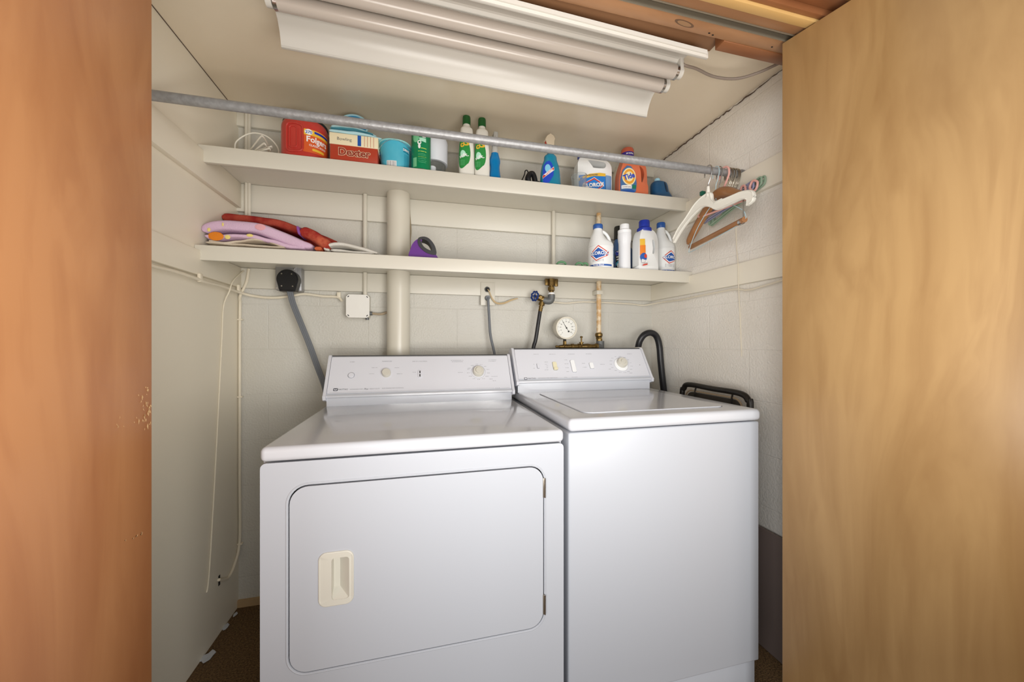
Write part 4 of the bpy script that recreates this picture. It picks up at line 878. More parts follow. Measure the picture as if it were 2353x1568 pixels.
# --- green gloves / clips on the shelf
M_gcl = mat('green_clip', (96, 140, 104), .5)
def clip(u, w_, lab):
    p = P(u, 611, Y=1.55); t = thing('garden_clip', (p.x, 1.55, ZL), lab, 'clip'); b = B()
    b.tube([(-w_, 0, .008), (-w_*.5, .004, .016), (0, 0, .018), (w_*.6, -.004, .015), (w_, 0, .008)], [.004, .006, .007, .006, .004], M_gcl, 12, k=4, flat=(.8, (0, 0, 1))); b.build('upper_arm', t, local=True)
    b = B(); b.tube([(-w_, .006, .005), (0, .016, .006), (w_, .006, .005)], .0045, M_gcl, 10, k=4); b.build('lower_arm', t, local=True)
clip(1290, .022, 'small green plastic clip lying alone on the lower shelf'); clip(1331, .018, 'green plastic clip lying just left of the bleach bottles'); clip(1344, .014, 'green plastic clip touching the leftmost bleach bottle')
# --- bleach bottles with loop handle
def bleach(ul, ur, Yc, ztop, rz, lab, th_logo):
    x, r = cyl_fit(ul, ur, Yc); h = ztop-ZL; s = h/.245
    t = thing('bleach_bottle', (x, Yc, ZL), lab, 'bottle', 'white bleach bottles on the lower shelf', rz)
    L = Loft([(0, r*.93, r*.93, 2.2), (.004*s, r, r, 2.2), (.02*s, r, r, 2.2), (.116*s, r, r, 2.2), (.1205*s, r*.975, r*.975, 2.2), (.124*s, r*1.01, r*1.01, 2.2), (.145*s, r*.93, r*.88, 2.2, -r*.02), (.162*s, r*.68, r*.72, 2.1, -r*.22), (.185*s, r*.50, r*.54, 2, -r*.30), (.200*s, r*.42, r*.44, 2, -r*.28), (.212*s, r*.37, r*.37, 2, -r*.26), (.224*s, r*.33, r*.33, 2, -r*.26)], 4)
    b = B(); L.to(b, M_jug)
    b.tube([(-r*.10, 0, .210*s), (r*.22, 0, .209*s), (r*.58, 0, .193*s), (r*.80, 0, .166*s), (r*.83, 0, .130*s)], [r*.12, r*.13, r*.13, r*.14, r*.16], M_jug, 16, k=5)
    b.build('body', t, local=True, sharp=60)
    b = B(); b.lathe([(r*.38, .221*s), (r*.40, .223*s), (r*.40, .241*s), (r*.37, .245*s)], M_midblue, Matrix.Translation((-r*.26, 0, 0)), 28); b.build('cap', t, local=True)
    b = B(); fa = lambda o_, th=th_logo: L.fn(th, o_, 0, r); q = r/.046
    dm = lambda k_: [(-.034*k_*q, .000), (-.030*k_*q, -.006*q), (-.008*q, -.026*k_*q), (.030*k_*q, -.010*q), (.035*k_*q, .004*q), (.0, .028*k_*q)]
    zc_ = .078*s; off = lambda pl_: [(a, c2+zc_) for a, c2 in pl_]
    decal(b, off(dm(1.08)), fa(.0006), M_red, 5); decal(b, off(dm(.92)), fa(.0010), M_whitew, 5); decal(b, off(dm(.74)), fa(.0014), M_blue, 5)
    put_text(b, 'CLOROX', .0165*q, M_whitew, fa(.0024), 0, zc_, .0006*q); put_text(b, 'CLOROX', .0165*q, M_blue, fa(.0018), .0006, zc_-.0006, .0016*q)
    for i in range(4): decal(b, rect(-.024*q, .020*q, (.046-i*.0035)*s, (.0474-i*.0035)*s), fa(.0008), M_print, 1)
    decal(b, rect(-.040*q, .052*q, .012*s, .021*s), fa(.0008), M_blue); put_text(b, 'Regular Bleach', .007*q, M_whitew, fa(.0013), .0, .0165*s, .0002)
    for i in range(4):
        decal(b, rect(.062*q, .092*q, (.030+i*.022)*s, (.0315+i*.022)*s), fa(.0008), M_blue, 1)
        for j in range(4): decal(b, rect(.063*q, .090*q, (.033+i*.022+j*.004)*s, (.0342+i*.022+j*.004)*s), fa(.0008), mat('label_pale', (120, 160, 206), .45), 1)
    b.build('paper_label', t, local=True); return t
bleach(1352, 1409, 1.60, ZZ(1372, 517, 1.60), .03, 'white bleach bottle with blue cap, leftmost on the lower shelf', -.68)
bleach(1499, 1550, 1.665, ZZ(1508, 512, 1.665), -.02, 'white bleach bottle with blue cap at the far right end of the lower shelf', .10)
# --- blue bottle with black cap
Yc = 1.715; x, r = cyl_fit(1400, 1466, Yc); M_bb = mat('steel_blue_plastic', (66, 100, 150), .35); hb2 = ZZ(1415, 521, Yc)-ZL
t, L, o = bottle('detergent_bottle', x, Yc, ZL, [(0, .058, .034, 3), (.004, .062, .036, 3), (.04, .064, .037, 3), (.10, .060, .036, 2.8), (.14, .050, .034, 2.6, -.006), (.165, .034, .030, 2.4, -.020), (.18, .024, .024, 2, -.026), (.19, .022, .022, 2, -.026)], M_bb, 'blue detergent bottle with black cap behind the slim white bottle')
b = B(); b.lathe([(.024, .188), (.026, .190), (.025, hb2-.006), (.022, hb2)], mat('black_cap', (34, 34, 32), .4), Matrix.Translation((-.026, 0, 0)), 30); b.build('cap', t, local=True)
b = B(); fa = lambda o_: L.fnflat(o_)
decal(b, rect(-.058, -.022, .004, .125), fa(.001), M_black, 6)
for i in range(4): decal(b, [(-.055, .075+i*.013), (-.030, .082+i*.013), (-.030, .087+i*.013), (-.055, .082+i*.013)], fa(.0016), M_whitew, 2)
decal(b, circle(-.042, .056, .016, 18, .018), fa(.0016), mat('cyan_ink', (70, 160, 190), .4)); put_text(b, 'lite', .026, M_whitew, fa(.0024), -.038, .048, .0012); decal(b, rect(-.056, -.026, .100, .122), fa(.0016), M_navy)
b.build('paper_label', t, local=True)
# --- slim white bottle
Yc = 1.585; x, r = cyl_fit(1421, 1449, Yc); hs = ZZ(1437, 517, Yc)-ZL; s = hs/.205
t, L, o = bottle('slim_white_bottle', x, Yc, ZL, [(0, r*.93, r*.93, 2.4), (.004, r*.96, r*.96, 2.4), (.06*s, r*.95, r*.95, 2.3), (.115*s, r*.97, r*.97, 2.2), (.130*s, r*1.04, r*1.04, 2.2), (.150*s, r*1.12, r*1.12, 2.1), (.165*s, r*1.10, r*1.10, 2), (.1655*s, r*1.06, r*1.06, 2)], mat('slim_white', (232, 234, 238), .3), 'slim plain white bottle turned backwards between the bleach bottles')
b = B(); b.lathe([(r*1.1, .166*s), (r*1.12, .167*s), (r*1.12, .178*s), (r*.80, .184*s), (r*.79, .202*s), (r*.74, .205*s)], M_white, Matrix.Identity(4), 30); b.build('cap', t, local=True)
# --- white jug with orange label and blue cap
Yc = 1.585; x, r = cyl_fit(1455, 1511, Yc); hs = ZZ(1478, 508, Yc)-ZL
t = thing('detergent_jug', (x, Yc, ZL), 'white detergent jug with royal blue cap and orange label edge', 'jug', rz=.1)
W_ = r*1.02; s = hs/.23; pr_ = [(-W_+.004, 0), (W_-.002, 0), (W_+.001, .010), (W_*.95, .10*s), (W_*.86, .150*s), (W_*.72, .172*s), (.02, .186*s), (-.030, .186*s), (-W_*.86, .160*s), (-W_*.98, .11*s), (-W_, .04*s), (-W_, .01)]
hole = [(.012, .138*s), (.022, .130*s), (.026, .105*s), (.020, .080*s), (.010, .076*s), (.012, .10*s), (.008, .128*s)]
pj = catmull([(a, c2, 0) for a, c2 in pr_], 5, True); hj_ = catmull([(a, c2, 0) for a, c2 in hole], 4, True)
yj = lambda X, Z: -.040+.018*max(0, (Z-.12*s)/(.07*s))**2+.016*(min(1, abs(X)/W_))**4
b = B(); b.holed([(q.x, q.y) for q in pj], [(q.x, q.y) for q in hj_], lambda X, Z: Vector((X, yj(X, Z), Z)), lambda X, Z: Vector((X, -yj(X, Z), Z)), M_jug); b.build('body', t, local=True, sharp=50)
b = B(); b.lathe([(.034, .180*s), (.0350, .182*s), (.0340, .194*s), (.026, .200*s), (.0255, .226*s), (.023, .230*s)], M_navy, Matrix.Translation((-.006, 0, 0)), 34); b.build('cap', t, local=True)
b = B(); gq = lambda o_: (lambda X, Z: Vector((X, yj(X, Z)-o_, Z)))
decal(b, rect(-W_+.003, -W_+.024, .10*s, .138*s), gq(.001), yel, 3); decal(b, rect(-W_+.003, -W_+.026, .066*s, .11*s), gq(.0014), mat('label_orange2', (232, 130, 30), .4), 3); decal(b, circle(-W_+.018, .058*s, .015, 18, .020), gq(.0018), M_blue, 3); decal(b, circle(-W_+.026, .062*s, .007, 12, .010), gq(.0022), M_red, 2)
put_text(b, 'lite', .020*s, M_whitew, gq(.0030), -W_+.022, .040*s, .0012); put_text(b, 'lite', .020*s, M_printd, gq(.0022), -W_+.0225, .0395*s, .0018); decal(b, [(-W_+.012, .018*s), (-W_+.036, .024*s), (-W_+.038, .030*s), (-W_+.016, .026*s)], gq(.0014), M_red, 2)
b.build('paper_label', t, local=True)
# ================================================================== WALL SERVICES
# vent duct
Yd = 1.782; x, r = cyl_fit(889, 942, Yd); r = min(r, .0515)
def duct(z0_, z1_, nm='pipe'):
    b = B(); b.cyl((x, Yd, z0_), (x, Yd, z1_), r, M_pipe, 40); return b.build(nm, vt)
vt = thing('vent_pipe', (x, Yd, .9), 'wide cream painted vertical pipe rising behind the dryer through the lower shelf', 'pipe')
duct(.62, c+.6975)
b = B(); b.tube([(x, Yd, .62), (x, Yd-.005, .5), (x, Yd-.05, .4), (x, Yd-.155, .36)], [r*.99]*4, M_galv, 24, k=5); b.build('elbow', vt)
# thin conduits
def conduit(u, v, r_, segs, name, label, m=M_pipe, Yp=None, cat='pipe'):
    Yp = Yp or YB-T-.012; xx = P(u, v, Y=Yp).x; t = thing(name, (xx, Yp, segs[0][0]), label, cat)
    for z0_, z1_ in segs: b = B(); b.cyl((xx, Yp, z0_), (xx, Yp, z1_), r_, m, 18); b.build('pipe', t)
    return xx, Yp, t
conduit(839, 550, .0095, [(c+.190, ZL-T-.001), (ZL+.0005, c+.697-.0005)], 'conduit', 'thin cream conduit running down the wall to the white junction box')
conduit(1272, 560, .0105, [(c+.300, c+.3315), (ZL+.0005, c+.697)], 'water_pipe', 'cream water pipe between the shelves above the blue handled valve')
M_stain = mat('stained_pipe', (228, 210, 178), .4, mottle=(34, (206, 166, 116), .07))
xs, Ys, tp = conduit(1376, 720, .0125, [(P(1376, 768, Y=1.79).z, ZL-T), (ZL+.0005, c+.697)], 'water_pipe', 'rust streaked cream water pipe above the pressure gauge fitting', M_stain, Yp=1.79)
b = B(); b.box(xs-.018, xs+.018, Ys-.015, YB-T, c+.262, c+.284, M_pipe, .002); b.build('pipe_strap', tp)
for u in (566, 573):
    conduit(u, 450, .0062, [(ZL+.0005, ZU-T-.0005), (ZU+.0005, ZC-.002)], 'conduit', 'thin cream conduit in the left rear corner, %s of two' % ('left' if u == 566 else 'right'))
# brown cable right of the duct
pts = [P(940, 450, Y=1.80), P(941, 490, Y=1.80), P(944, 530, Y=1.80), P(942, 560, Y=1.80), P(944, 592, Y=1.80)]; pts[0].z = c+.697; pts[-1].z = ZL+.001
tag(B().tube(pts, .0034, mat('brown_cable', (146, 132, 106), .5), 10, k=5).build('hanging_cable', org=pts[0]), 'thin brown cable hanging beside the wide vent pipe above the lower shelf', 'cable')
# range outlet, plug, cord
Yw = YB-T
p0, p1 = P(641, 671, Y=Yw), P(700, 616, Y=Yw)
t = thing('range_outlet', ((p0.x+p1.x)/2, Yw, (p0.z+p1.z)/2), 'galvanised steel outlet box under the lower shelf holding the black plug', 'outlet')
b = B(); b.box(p0.x+.004, p1.x, Yw-.045, Yw-.0005, p0.z, p1.z, M_galv, .004); b.build('box', t)
b = B(); b.box(p0.x+.002, p1.x-.016, Yw-.049, Yw-.045, p0.z+.003, p1.z-.002, mat('zinc_plate', (176, 176, 178), .35, .8), .002)
for dx, dz in ((.010, .010), (p1.x-p0.x-.028, .012), (p1.x-p0.x-.028, p1.z-p0.z-.012)): b.cyl((p0.x+dx, Yw-.0515, p0.z+dz), (p0.x+dx, Yw-.049, p0.z+dz), .0045, M_steel, 12)
b.build('cover_plate', t)
Yq = Yw-.09; pc = P(660, 644, Y=Yq)
t = thing('power_plug', (pc.x, Yq+.02, pc.z), 'large round black appliance plug pushed into the steel outlet box', 'plug')
b = B(); ol = [(pc.x+.042*cos(a), pc.z+.004+.042*sin(a)) for a in [R(k) for k in range(-20, 201, 11)]]+[(pc.x-.030, pc.z-.047), (pc.x+.030, pc.z-.047)]
b.prism(ol, lambda X, Z: Vector((X, Yq+.002, Z)), lambda X, Z: Vector((X, Yw-.050, Z)), M_black)
b.prism([(pc.x+(a-pc.x)*.90, pc.z+(q-pc.z)*.90) for a, q in ol], lambda X, Z: Vector((X, Yq-.004, Z)), lambda X, Z: Vector((X, Yq+.003, Z)), M_black)
for dx, dz in ((-.02, .026), (.018, .026), (-.02, -.026), (.022, -.026)): b.cyl((pc.x+dx, Yq-.0052, pc.z+dz), (pc.x+dx, Yq-.0035, pc.z+dz), .003, M_steel, 10)
b.build('plug_body', t)
b = B(); pts = [Vector((pc.x+.004, Yq+.018, pc.z-.044)), P(674, 700, Y=Yq+.02), P(692, 745, Y=Yq+.02), P(712, 795, Y=Yq+.02), P(730, 845, Y=Yq+.01), P(744, 882, Y=Yq-.01), P(752, 912, Y=Yq-.02)]
for k_ in (-1, 0, 1): b.tube([q+Vector((k_*.0075, 0, 0)) for q in pts], .0052, M_greyc, 10, k=6)
cdo = b.build('cord', t); cdo['label'] = 'flat grey ribbed cord'
# junction box
p0, p1 = P(795, 730, Y=Yw-.04), P(849, 678, Y=Yw-.04)
t = thing('junction_box', ((p0.x+p1.x)/2, YB, (p0.z+p1.z)/2), 'square white painted junction box with round knockout left of the wide vent pipe', 'junction box')
b = B(); b.box(p0.x+.002, p1.x-.002, Yw-.036, YB-.0005, p0.z+.002, p1.z-.002, M_pipe, .003); b.build('box', t)
b = B(); k_ = .011; ol = [(p0.x+k_, p0.z), (p1.x-k_, p0.z), (p1.x, p0.z+k_), (p1.x, p1.z-k_), (p1.x-k_, p1.z), (p0.x+k_, p1.z), (p0.x, p1.z-k_), (p0.x, p0.z+k_)]
b.prism(ol, lambda X, Z: Vector((X, Yw-.041, Z)), lambda X, Z: Vector((X, Yw-.036, Z)), mat('cover_white', (238, 236, 230), .35))
xm, zm = (p0.x+p1.x)/2, (p0.z+p1.z)/2; b.prism(circle(xm, zm, .011, 24), lambda X, Z: Vector((X, Yw-.0425, Z)), lambda X, Z: Vector((X, Yw-.041, Z)), mat('cover_white', (238, 236, 230), .35)); b.build('cover', t)
for sx_, sz_ in ((p0.x+.010, p0.z+.010), (p1.x-.010, p0.z+.010), (p1.x-.010, p1.z-.010), (p0.x+.010, p1.z-.010)):
    b = B(); M4 = Matrix.Translation((sx_, Yw-.0415, sz_)) @ Matrix.Rotation(pi/4 if (sx_-xm)*(sz_-zm) > 0 else -pi/4, 4, 'Y'); b.box(-.004, .004, -.0006, .0008, -.0018, .0018, M_dark, M=M4); b.build('screw_slot', t)
b = B(); b.cyl((p1.x-.003, Yw-.02, p0.z+.022), (p1.x+.010, Yw-.02, p0.z+.022), .009, M_lead, 16); b.cyl((p1.x-.012, Yw-.02, p0.z+.002), (p1.x-.012, Yw-.02, p0.z-.008), .008, M_lead, 16); b.build('cable_clamp', t)
q0 = Vector((p1.x+.008, Yw-.02, p0.z+.022)); tag(B().tube([q0, q0+Vector((.02, 0, -.002)), P(878, 722, Y=Yw-.012), P(892, 717, Y=Yw-.010)], .0052, mat('tan_cable', (168, 150, 124), .5), 10, k=6).build('short_cable', org=q0), 'short tan cable from the junction box passing behind the vent pipe', 'cable')
# outlet plate in the middle
p0, p1 = P(1104, 702, Y=Yw), P(1137, 650, Y=Yw)
t = thing('wall_outlet', ((p0.x+p1.x)/2, Yw, (p0.z+p1.z)/2), 'cream outlet cover plate in the middle of the wall below the lower shelf', 'outlet')
b = B(); b.box(p0.x, p1.x, Yw-.006, Yw-.0003, p0.z, p1.z, M_trim, .002); b.build('cover_plate', t)
zu_ = P(1119, 666, Y=Yw).z; zl_ = P(1119, 686, Y=Yw).z; xu = P(1119, 666, Y=Yw).x
b = B(); b.cyl((xu, Yw-.010, zu_), (xu, Yw-.006, zu_), .012, M_dark, 20); b.tube([Vector((xu+.012*cos(2*pi*i/20), Yw-.010, zu_+.012*sin(2*pi*i/20))) for i in range(20)], .002, M_lead, 8, closed=True); b.build('socket_hole', t)
t2 = thing('grey_plug', (xu, Yw-.03, zl_), 'grey cord plug hanging from the middle wall outlet behind the dryer', 'plug')
b = B(); b.cyl((xu, Yw-.0065, zl_), (xu, Yw-.030, zl_), .013, M_greyc, 22, .011); b.build('plug_body', t2)
b = B(); b.tube([Vector((xu, Yw-.028, zl_)), P(1122, 694, Y=Yw-.034), P(1124, 730, Y=Yw-.03), P(1127, 770, Y=Yw-.03), P(1136, 812, Y=Yw-.04), P(1142, 850, Y=Yw-.05)], .0065, M_greyc, 12, k=6); b.build('cord', t2)
b = B()
for k_ in (-.5, .5): b.tube([Vector((xu+.002, Yw-.012, zu_)), P(1125, 672+k_, Y=Yw-.018)+Vector((0, k_*.003, 0)), P(1132, 688, Y=Yw-.016)+Vector((k_*.004, 0, 0)), P(1142, 697, Y=Yw-.012)+Vector((k_*.003, 0, k_*.004)), P(1158, 697, Y=Yw-.006)+Vector((0, 0, k_*.005)), P(1175, 690, Y=Yw-.003)+Vector((0, 0, k_*.004)), P(1190, 686, Y=Yw-.003)], .0024, mat('tan_wire', (206, 182, 142), .5), 8, k=6)
tag(b.build('bell_wire', org=(xu, Yw, zu_)), 'pair of tan wires curling out of the middle wall outlet', 'wire')
# blue wheel valve assembly
Yv = 1.775; XV = lambda u, v: P(u, v, Y=Yv)
M_bw = mat('blue_wheel', (26, 58, 128), .35, .3)
t = thing('shutoff_valve', tuple(XV(1258, 672)), 'brass shutoff valve with blue handwheel hanging under the lower shelf', 'valve')
a = XV(1267, 652); d_ = XV(1267, 668); e_ = XV(1266, 690); 
b = B(); zt_ = ZL-T-.001; b.cyl((a.x, Yv, zt_), (a.x, Yv, a.z-.012), .019, M_brass, 8); b.box(a.x-.034, a.x-.018, Yv-.008, Yv+.008, a.z-.010, zt_, M_brass, .002); b.box(a.x+.018, a.x+.034, Yv-.008, Yv+.008, a.z-.014, zt_, M_brass, .002)
b.lathe([(.0145, d_.z-c-.002), (.0185, d_.z-c+.0), (.0185, d_.z-c+.016), (.0145, d_.z-c+.018)], M_brass, Matrix.Translation((a.x, Yv, c)), 6); b.cyl((a.x, Yv, d_.z-.022), (a.x, Yv, zt_), .0125, M_brass, 18); b.build('union_nut', t)
b = B(); b.cyl((a.x, Yv, XV(1267, 677).z), (a.x, Yv, XV(1267, 673).z), .0165, M_white, 18); b.build('tape_ring', t)
b = B(); el0 = XV(1266, 679); el1 = XV(1248, 688); b.tube([(a.x, Yv, el0.z+.002), (a.x, Yv, el0.z-.010), (a.x-.006, Yv, el0.z-.026), XV(1257, 692), XV(1246, 689)], [.0185, .0185, .019, .0175, .017], M_lead, 20, k=5); b.build('elbow', t)
b = B(); v0, v1 = XV(1249, 689), XV(1236, 684); b.cyl(v0, v1, .0145, M_brass, 18); b.sphere(XV(1246, 688), .017, M_brass); b.cyl(XV(1243, 686), XV(1238, 684), .0165, M_brass, 6); b.cyl(XV(1247, 690), XV(1244, 700), .0125, M_brass, 18); b.cyl(XV(1245, 697), XV(1244, 702), .016, M_brass, 18); b.cyl(XV(1237, 683.5), XV(1230, 681.5), .005, M_brass, 12); b.build('valve_body', t)
b = B(); cw = XV(1228, 681)-Vector((0, .006, 0)); ax = Vector((-1, -.55, .12)).normalized(); Mw = Matrix.Translation(cw) @ Vector((0, 0, 1)).rotation_difference(ax).to_matrix().to_4x4()
ring = [Mw @ Vector(((.0225+.0022*cos(8*q))*cos(q), (.0225+.0022*cos(8*q))*sin(q), 0)) for q in [2*pi*i/64 for i in range(64)]]; b.tube(ring, .0042, M_bw, 10, closed=True)
for k_ in range(4): b.cyl(Mw @ Vector((0, 0, 0)), Mw @ Vector((.021*cos(k_*pi/2+.4), .021*sin(k_*pi/2+.4), 0)), .003, M_bw, 8)
b.lathe([(.007, -.003), (.007, .004), (.003, .005)], M_bw, Mw, 14); b.build('handwheel', t)
t = thing('supply_hose', tuple(XV(1238, 750)), 'black rubber supply hose running from the blue wheel valve behind the washer', 'hose')
h0, h1 = XV(1244, 702), XV(1241, 716); b = B(); b.cyl(h0, h1, .0105, M_brass, 14); b.cyl(h0.lerp(h1, .25), h0.lerp(h1, .4), .0122, M_brass, 6); b.build('brass_coupling', t)
b = B(); b.tube([h1, XV(1236, 748), XV(1231, 780), XV(1225, 806), XV(1222, 850)-Vector((0, 0, .05))], .0098, M_rubber, 16, k=6); b.build('hose', t)
# gauge and manifold
Yg = 1.765; G = lambda u, v, y=Yg: P(u, v, Y=y)
t = thing('pressure_gauge', tuple(G(1301, 754)), 'round white faced pressure gauge above the back of the washer', 'gauge')
gc = G(1302, 754, 1.735); gr = (G(1327, 754, 1.735)-gc).length*.98
Mg = Matrix.Translation(gc) @ Matrix.Rotation(R(90), 4, 'X') @ Matrix.Rotation(R(0), 4, 'Y')
M_gc = mat('gauge_case', (226, 220, 204), .3)
b = B(); b.lathe([(gr*.96, -.050), (gr, -.046), (gr, -.004), (gr*.97, .002), (gr*.90, .002), (gr*.86, -.003), (.001, -.003)], M_gc, Mg, 56); b.build('case', t)
gm = lambda o_: (lambda X, Z: gc+Vector((X, -o_, Z)))
b = B(); R_ = gr*.85; b.prism(circle(0, 0, R_, 44), gm(-.0030), gm(-.0022), mat('dial_face', (232, 232, 226), .4))
for i in range(0, 11):
    q = R(228-i*27); c1 = .92 if i % 1 == 0 else .95
    pa, pb = (R_*.80*cos(q), R_*.80*sin(q)), (R_*.97*cos(q), R_*.97*sin(q)); nx, nz = -sin(q)*.0005, cos(q)*.0005
    b.add([gm(-.0018)(pa[0]-nx, pa[1]-nz), gm(-.0018)(pa[0]+nx, pa[1]+nz), gm(-.0018)(pb[0]+nx, pb[1]+nz), gm(-.0018)(pb[0]-nx, pb[1]-nz)], [[0, 1, 2, 3]], M_dark)
    put_text(b, str(i*10), R_*.17, M_dark, gm(-.0018), R_*.66*cos(q), R_*.66*sin(q))
for i in range(0, 51):
    q = R(228-i*5.4); rr_ = .90
    b.add([gm(-.0018)(R_*x_*cos(q+d2), R_*x_*sin(q+d2)) for x_, d2 in ((rr_, -.006), (rr_, .006), (.97, .006), (.97, -.006))], [[0, 1, 2, 3]], M_printd)
b.build('dial', t)
b = B(); q = R(123); b.prism([(R_*.9*cos(q), R_*.9*sin(q)), (.0016*cos(q+1.57), .0016*sin(q+1.57)), (-R_*.35*cos(q), -R_*.35*sin(q)), (-.0016*cos(q+1.57), -.0016*sin(q+1.57))], gm(.0002), gm(-.0006), M_dark)
b.prism(circle(-R_*.42*cos(q), -R_*.42*sin(q), R_*.09, 14), gm(.0002), gm(-.0006), M_dark); b.prism(circle(0, 0, R_*.075, 16), gm(.001), gm(-.0006), M_dark); b.build('needle', t)
b = B(); b.cyl((gc.x, 1.76, gc.z-gr-.010), (gc.x, 1.76, gc.z-gr*.9), .008, M_dark, 14); b.cyl((gc.x, 1.76, gc.z-gr-.03), (gc.x, 1.76, gc.z-gr-.008), .0095, M_brass, 6); b.build('stem', t)
t = thing('pipe_manifold', tuple(G(1330, 797)), 'aged brass pipe fittings with small valve stem running behind the washer console', 'pipe fitting')
zc_ = G(1330, 797).z; xa, xb_ = G(1276, 796).x, G(1372, 796).x
b = B(); b.tube([(xa, 1.76, zc_+.001), (xa+.018, 1.76, zc_), (xa+.022, 1.76, zc_)], [.006, .006, .008], M_brass, 12); 
pr_ = [(0, .008), (.02, .010), (.022, .014), (.034, .014), (.036, .012), (.056, .012), (.058, .0155), (.070, .0155), (.072, .013), (.09, .0125), (.092, .0165), (.104, .0165), (.110, .012), (.125, .015), (.140, .016), (.16, .0125), (.178, .0125), (.180, .0165), (.192, .0165)]
sc_ = (xb_-xa-.02)/.192; b.lathe([(r_, z_*sc_) for z_, r_ in pr_], M_brass, Matrix.Translation((xa+.02, 1.76, zc_)) @ Matrix.Rotation(pi/2, 4, 'Y'), 22); b.build('brass_run', t)
b = B(); xs2 = G(1335, 790).x; b.cyl((xs2, 1.76, zc_+.008), (xs2, 1.76, zc_+.020), .009, M_brass, 16); b.cyl((xs2, 1.76, zc_+.020), (xs2, 1.76, zc_+.024), .0125, M_brass, 18); b.cyl((xs2, 1.76, zc_+.024), (xs2, 1.76, zc_+.046), .004, M_brass, 10); b.sphere((xs2, 1.76, zc_+.050), .0075, M_brass, (1, 1, .7)); b.build('valve_stem', t)
b = B(); b.cyl((xs, 1.775, zc_-.10), (xs, 1.775, zc_+.030), .021, M_lead, 24); b.cyl((xs-.028, 1.765, zc_), (xs, 1.77, zc_), .018, M_lead, 20); b.build('iron_tee', t)
b = B(); zq = zc_+.030; b.cyl((xs, 1.785, zq), (xs, 1.785, zq+.010), .0165, M_brass, 8); b.cyl((xs, 1.788, zq+.010), (xs, 1.788, zq+.020), .018, M_brass, 6); b.lathe([(.0145, .020), (.020, .026), (.020, .038), (.0145, .044)], M_brass, Matrix.Translation((xs, 1.79, zq)), 18); b.build('union_nut', t)
# drain hose
Yh = 1.72; H = lambda u, v, y=Yh: P(u, v, Y=y)
t = thing('drain_hose', tuple(H(1490, 800)), 'thick black drain hose arching over behind the washer console', 'hose')
b = B(); b.tube([H(1466, 800, 1.74), H(1470, 784, 1.73), H(1480, 770), H(1495, 765), H(1508, 773), H(1515, 795), H(1518, 830), H(1522, 870), H(1526, 910), H(1528, 960)], .0165, M_rubber, 22, k=6); b.build('hose', t)
b = B(); a = H(1466, 800, 1.74); b.cyl((a.x-.001, 1.74, a.z-.25), (a.x-.001, 1.74, a.z+.004), .019, M_pipe, 20); b.build('standpipe', t)
# cables along the walls
Xw = XL+T+.001
pts = [P(300, 592, X=Xw+.004), P(352, 612, X=Xw+.004), P(400, 624, X=Xw+.004), P(450, 640, X=Xw+.004), P(470, 648, X=Xw+.006), P(510, 658, X=Xw+.004), P(535, 667, X=Xw+.004), P(550, 672, X=Xw+.008)]
pts += [P(575, 679, Y=Yw-.004), P(610, 684, Y=Yw-.004), P(640, 684, Y=Yw-.004), P(670, 680, Y=Yw-.004), P(700, 676, Y=Yw-.004), P(740, 681, Y=Yw-.003), P(775, 683, Y=Yw-.004), P(786, 692, Y=Yw-.014)]
t = thing('wall_cable', tuple(pts[3]), 'cream painted cable clipped along the left wall and on to the white junction box', 'cable')
b = B(); b.tube(pts, .0055, M_cord, 10, k=6); b.build('cable', t)
for u, v in ((460, 641), (549, 665)):
    p = P(u, v, X=Xw+.004); b = B(); b.box(XL+T, XL+T+.010, p.y-.009, p.y+.009, p.z-.012, p.z+.018, M_cord, .002); b.build('cable_clip', t)
p = P(779, 680, Y=Yw-.004); b = B(); b.box(p.x-.008, p.x+.008, Yw-.010, Yw-.0003, p.z-.012, p.z+.016, M_cord, .002); b.build('cable_clip', t)
Xr = XR-T-.003
pts = [P(1260, 693, Y=Yw-.004)]+[P(u, v, Y=Yw-.003) for u, v in ((1300, 697), (1340, 694), (1400, 696), (1450, 699), (1480, 702))]+[P(u, v, X=Xr) for u, v in ((1520, 695), (1560, 690), (1600, 682), (1650, 672), (1690, 665), (1720, 667), (1760, 656), (1800, 644))]
tag(B().tube(pts, .0036, M_cord, 10, k=5).build('wall_cable', org=pts[7]), 'thin cream cable running along the right wall under the lower batten', 'cable')
# corner cable and string on the left wall
Xc = XL+.006
pts = [P(572, 618, Y=YB-T-.006), P(566, 650, Y=YB-T-.006)]+[Vector((XL+.020, YB-T-.012, P(556, 680, Y=1.83).z)), Vector((XL+.010, YB-.010, P(552, 700, Y=1.85).z)), Vector((XL+.008, YB-.008, P(550, 760, Y=1.85).z)), Vector((XL+.008, YB-.008, P(548, 900, Y=1.85).z)), Vector((XL+.008, YB-.008, P(547, 1100, Y=1.85).z)), Vector((XL+.008, YB-.008, P(547, 1240, Y=1.85).z)), P(540, 1295, X=Xc), P(527, 1325, X=Xc), P(518, 1332, X=Xc), P(503, 1333, X=Xc)]
t = thing('corner_cable', tuple(pts[5]), 'cream cable running down the left rear corner to a hole near the floor', 'cable')
b = B(); b.tube(pts, .0055, M_cord, 10, k=6); b.build('cable', t)
for v in (735, 912, 1248): z_ = P(549, v, Y=1.85).z; b = B(); b.box(XL+.0005, XL+.020, YB-.016, YB-.0005, z_-.003, z_+.003, M_cord, .001); b.build('cable_clip', t)
p = P(504, 1333, X=XL+.001); b = B(); b.box(XL+.0002, XL+.0015, p.y-.006, p.y+.006, p.z-.022, p.z+.018, M_dark, .0004); b.build('wall_hole', t)
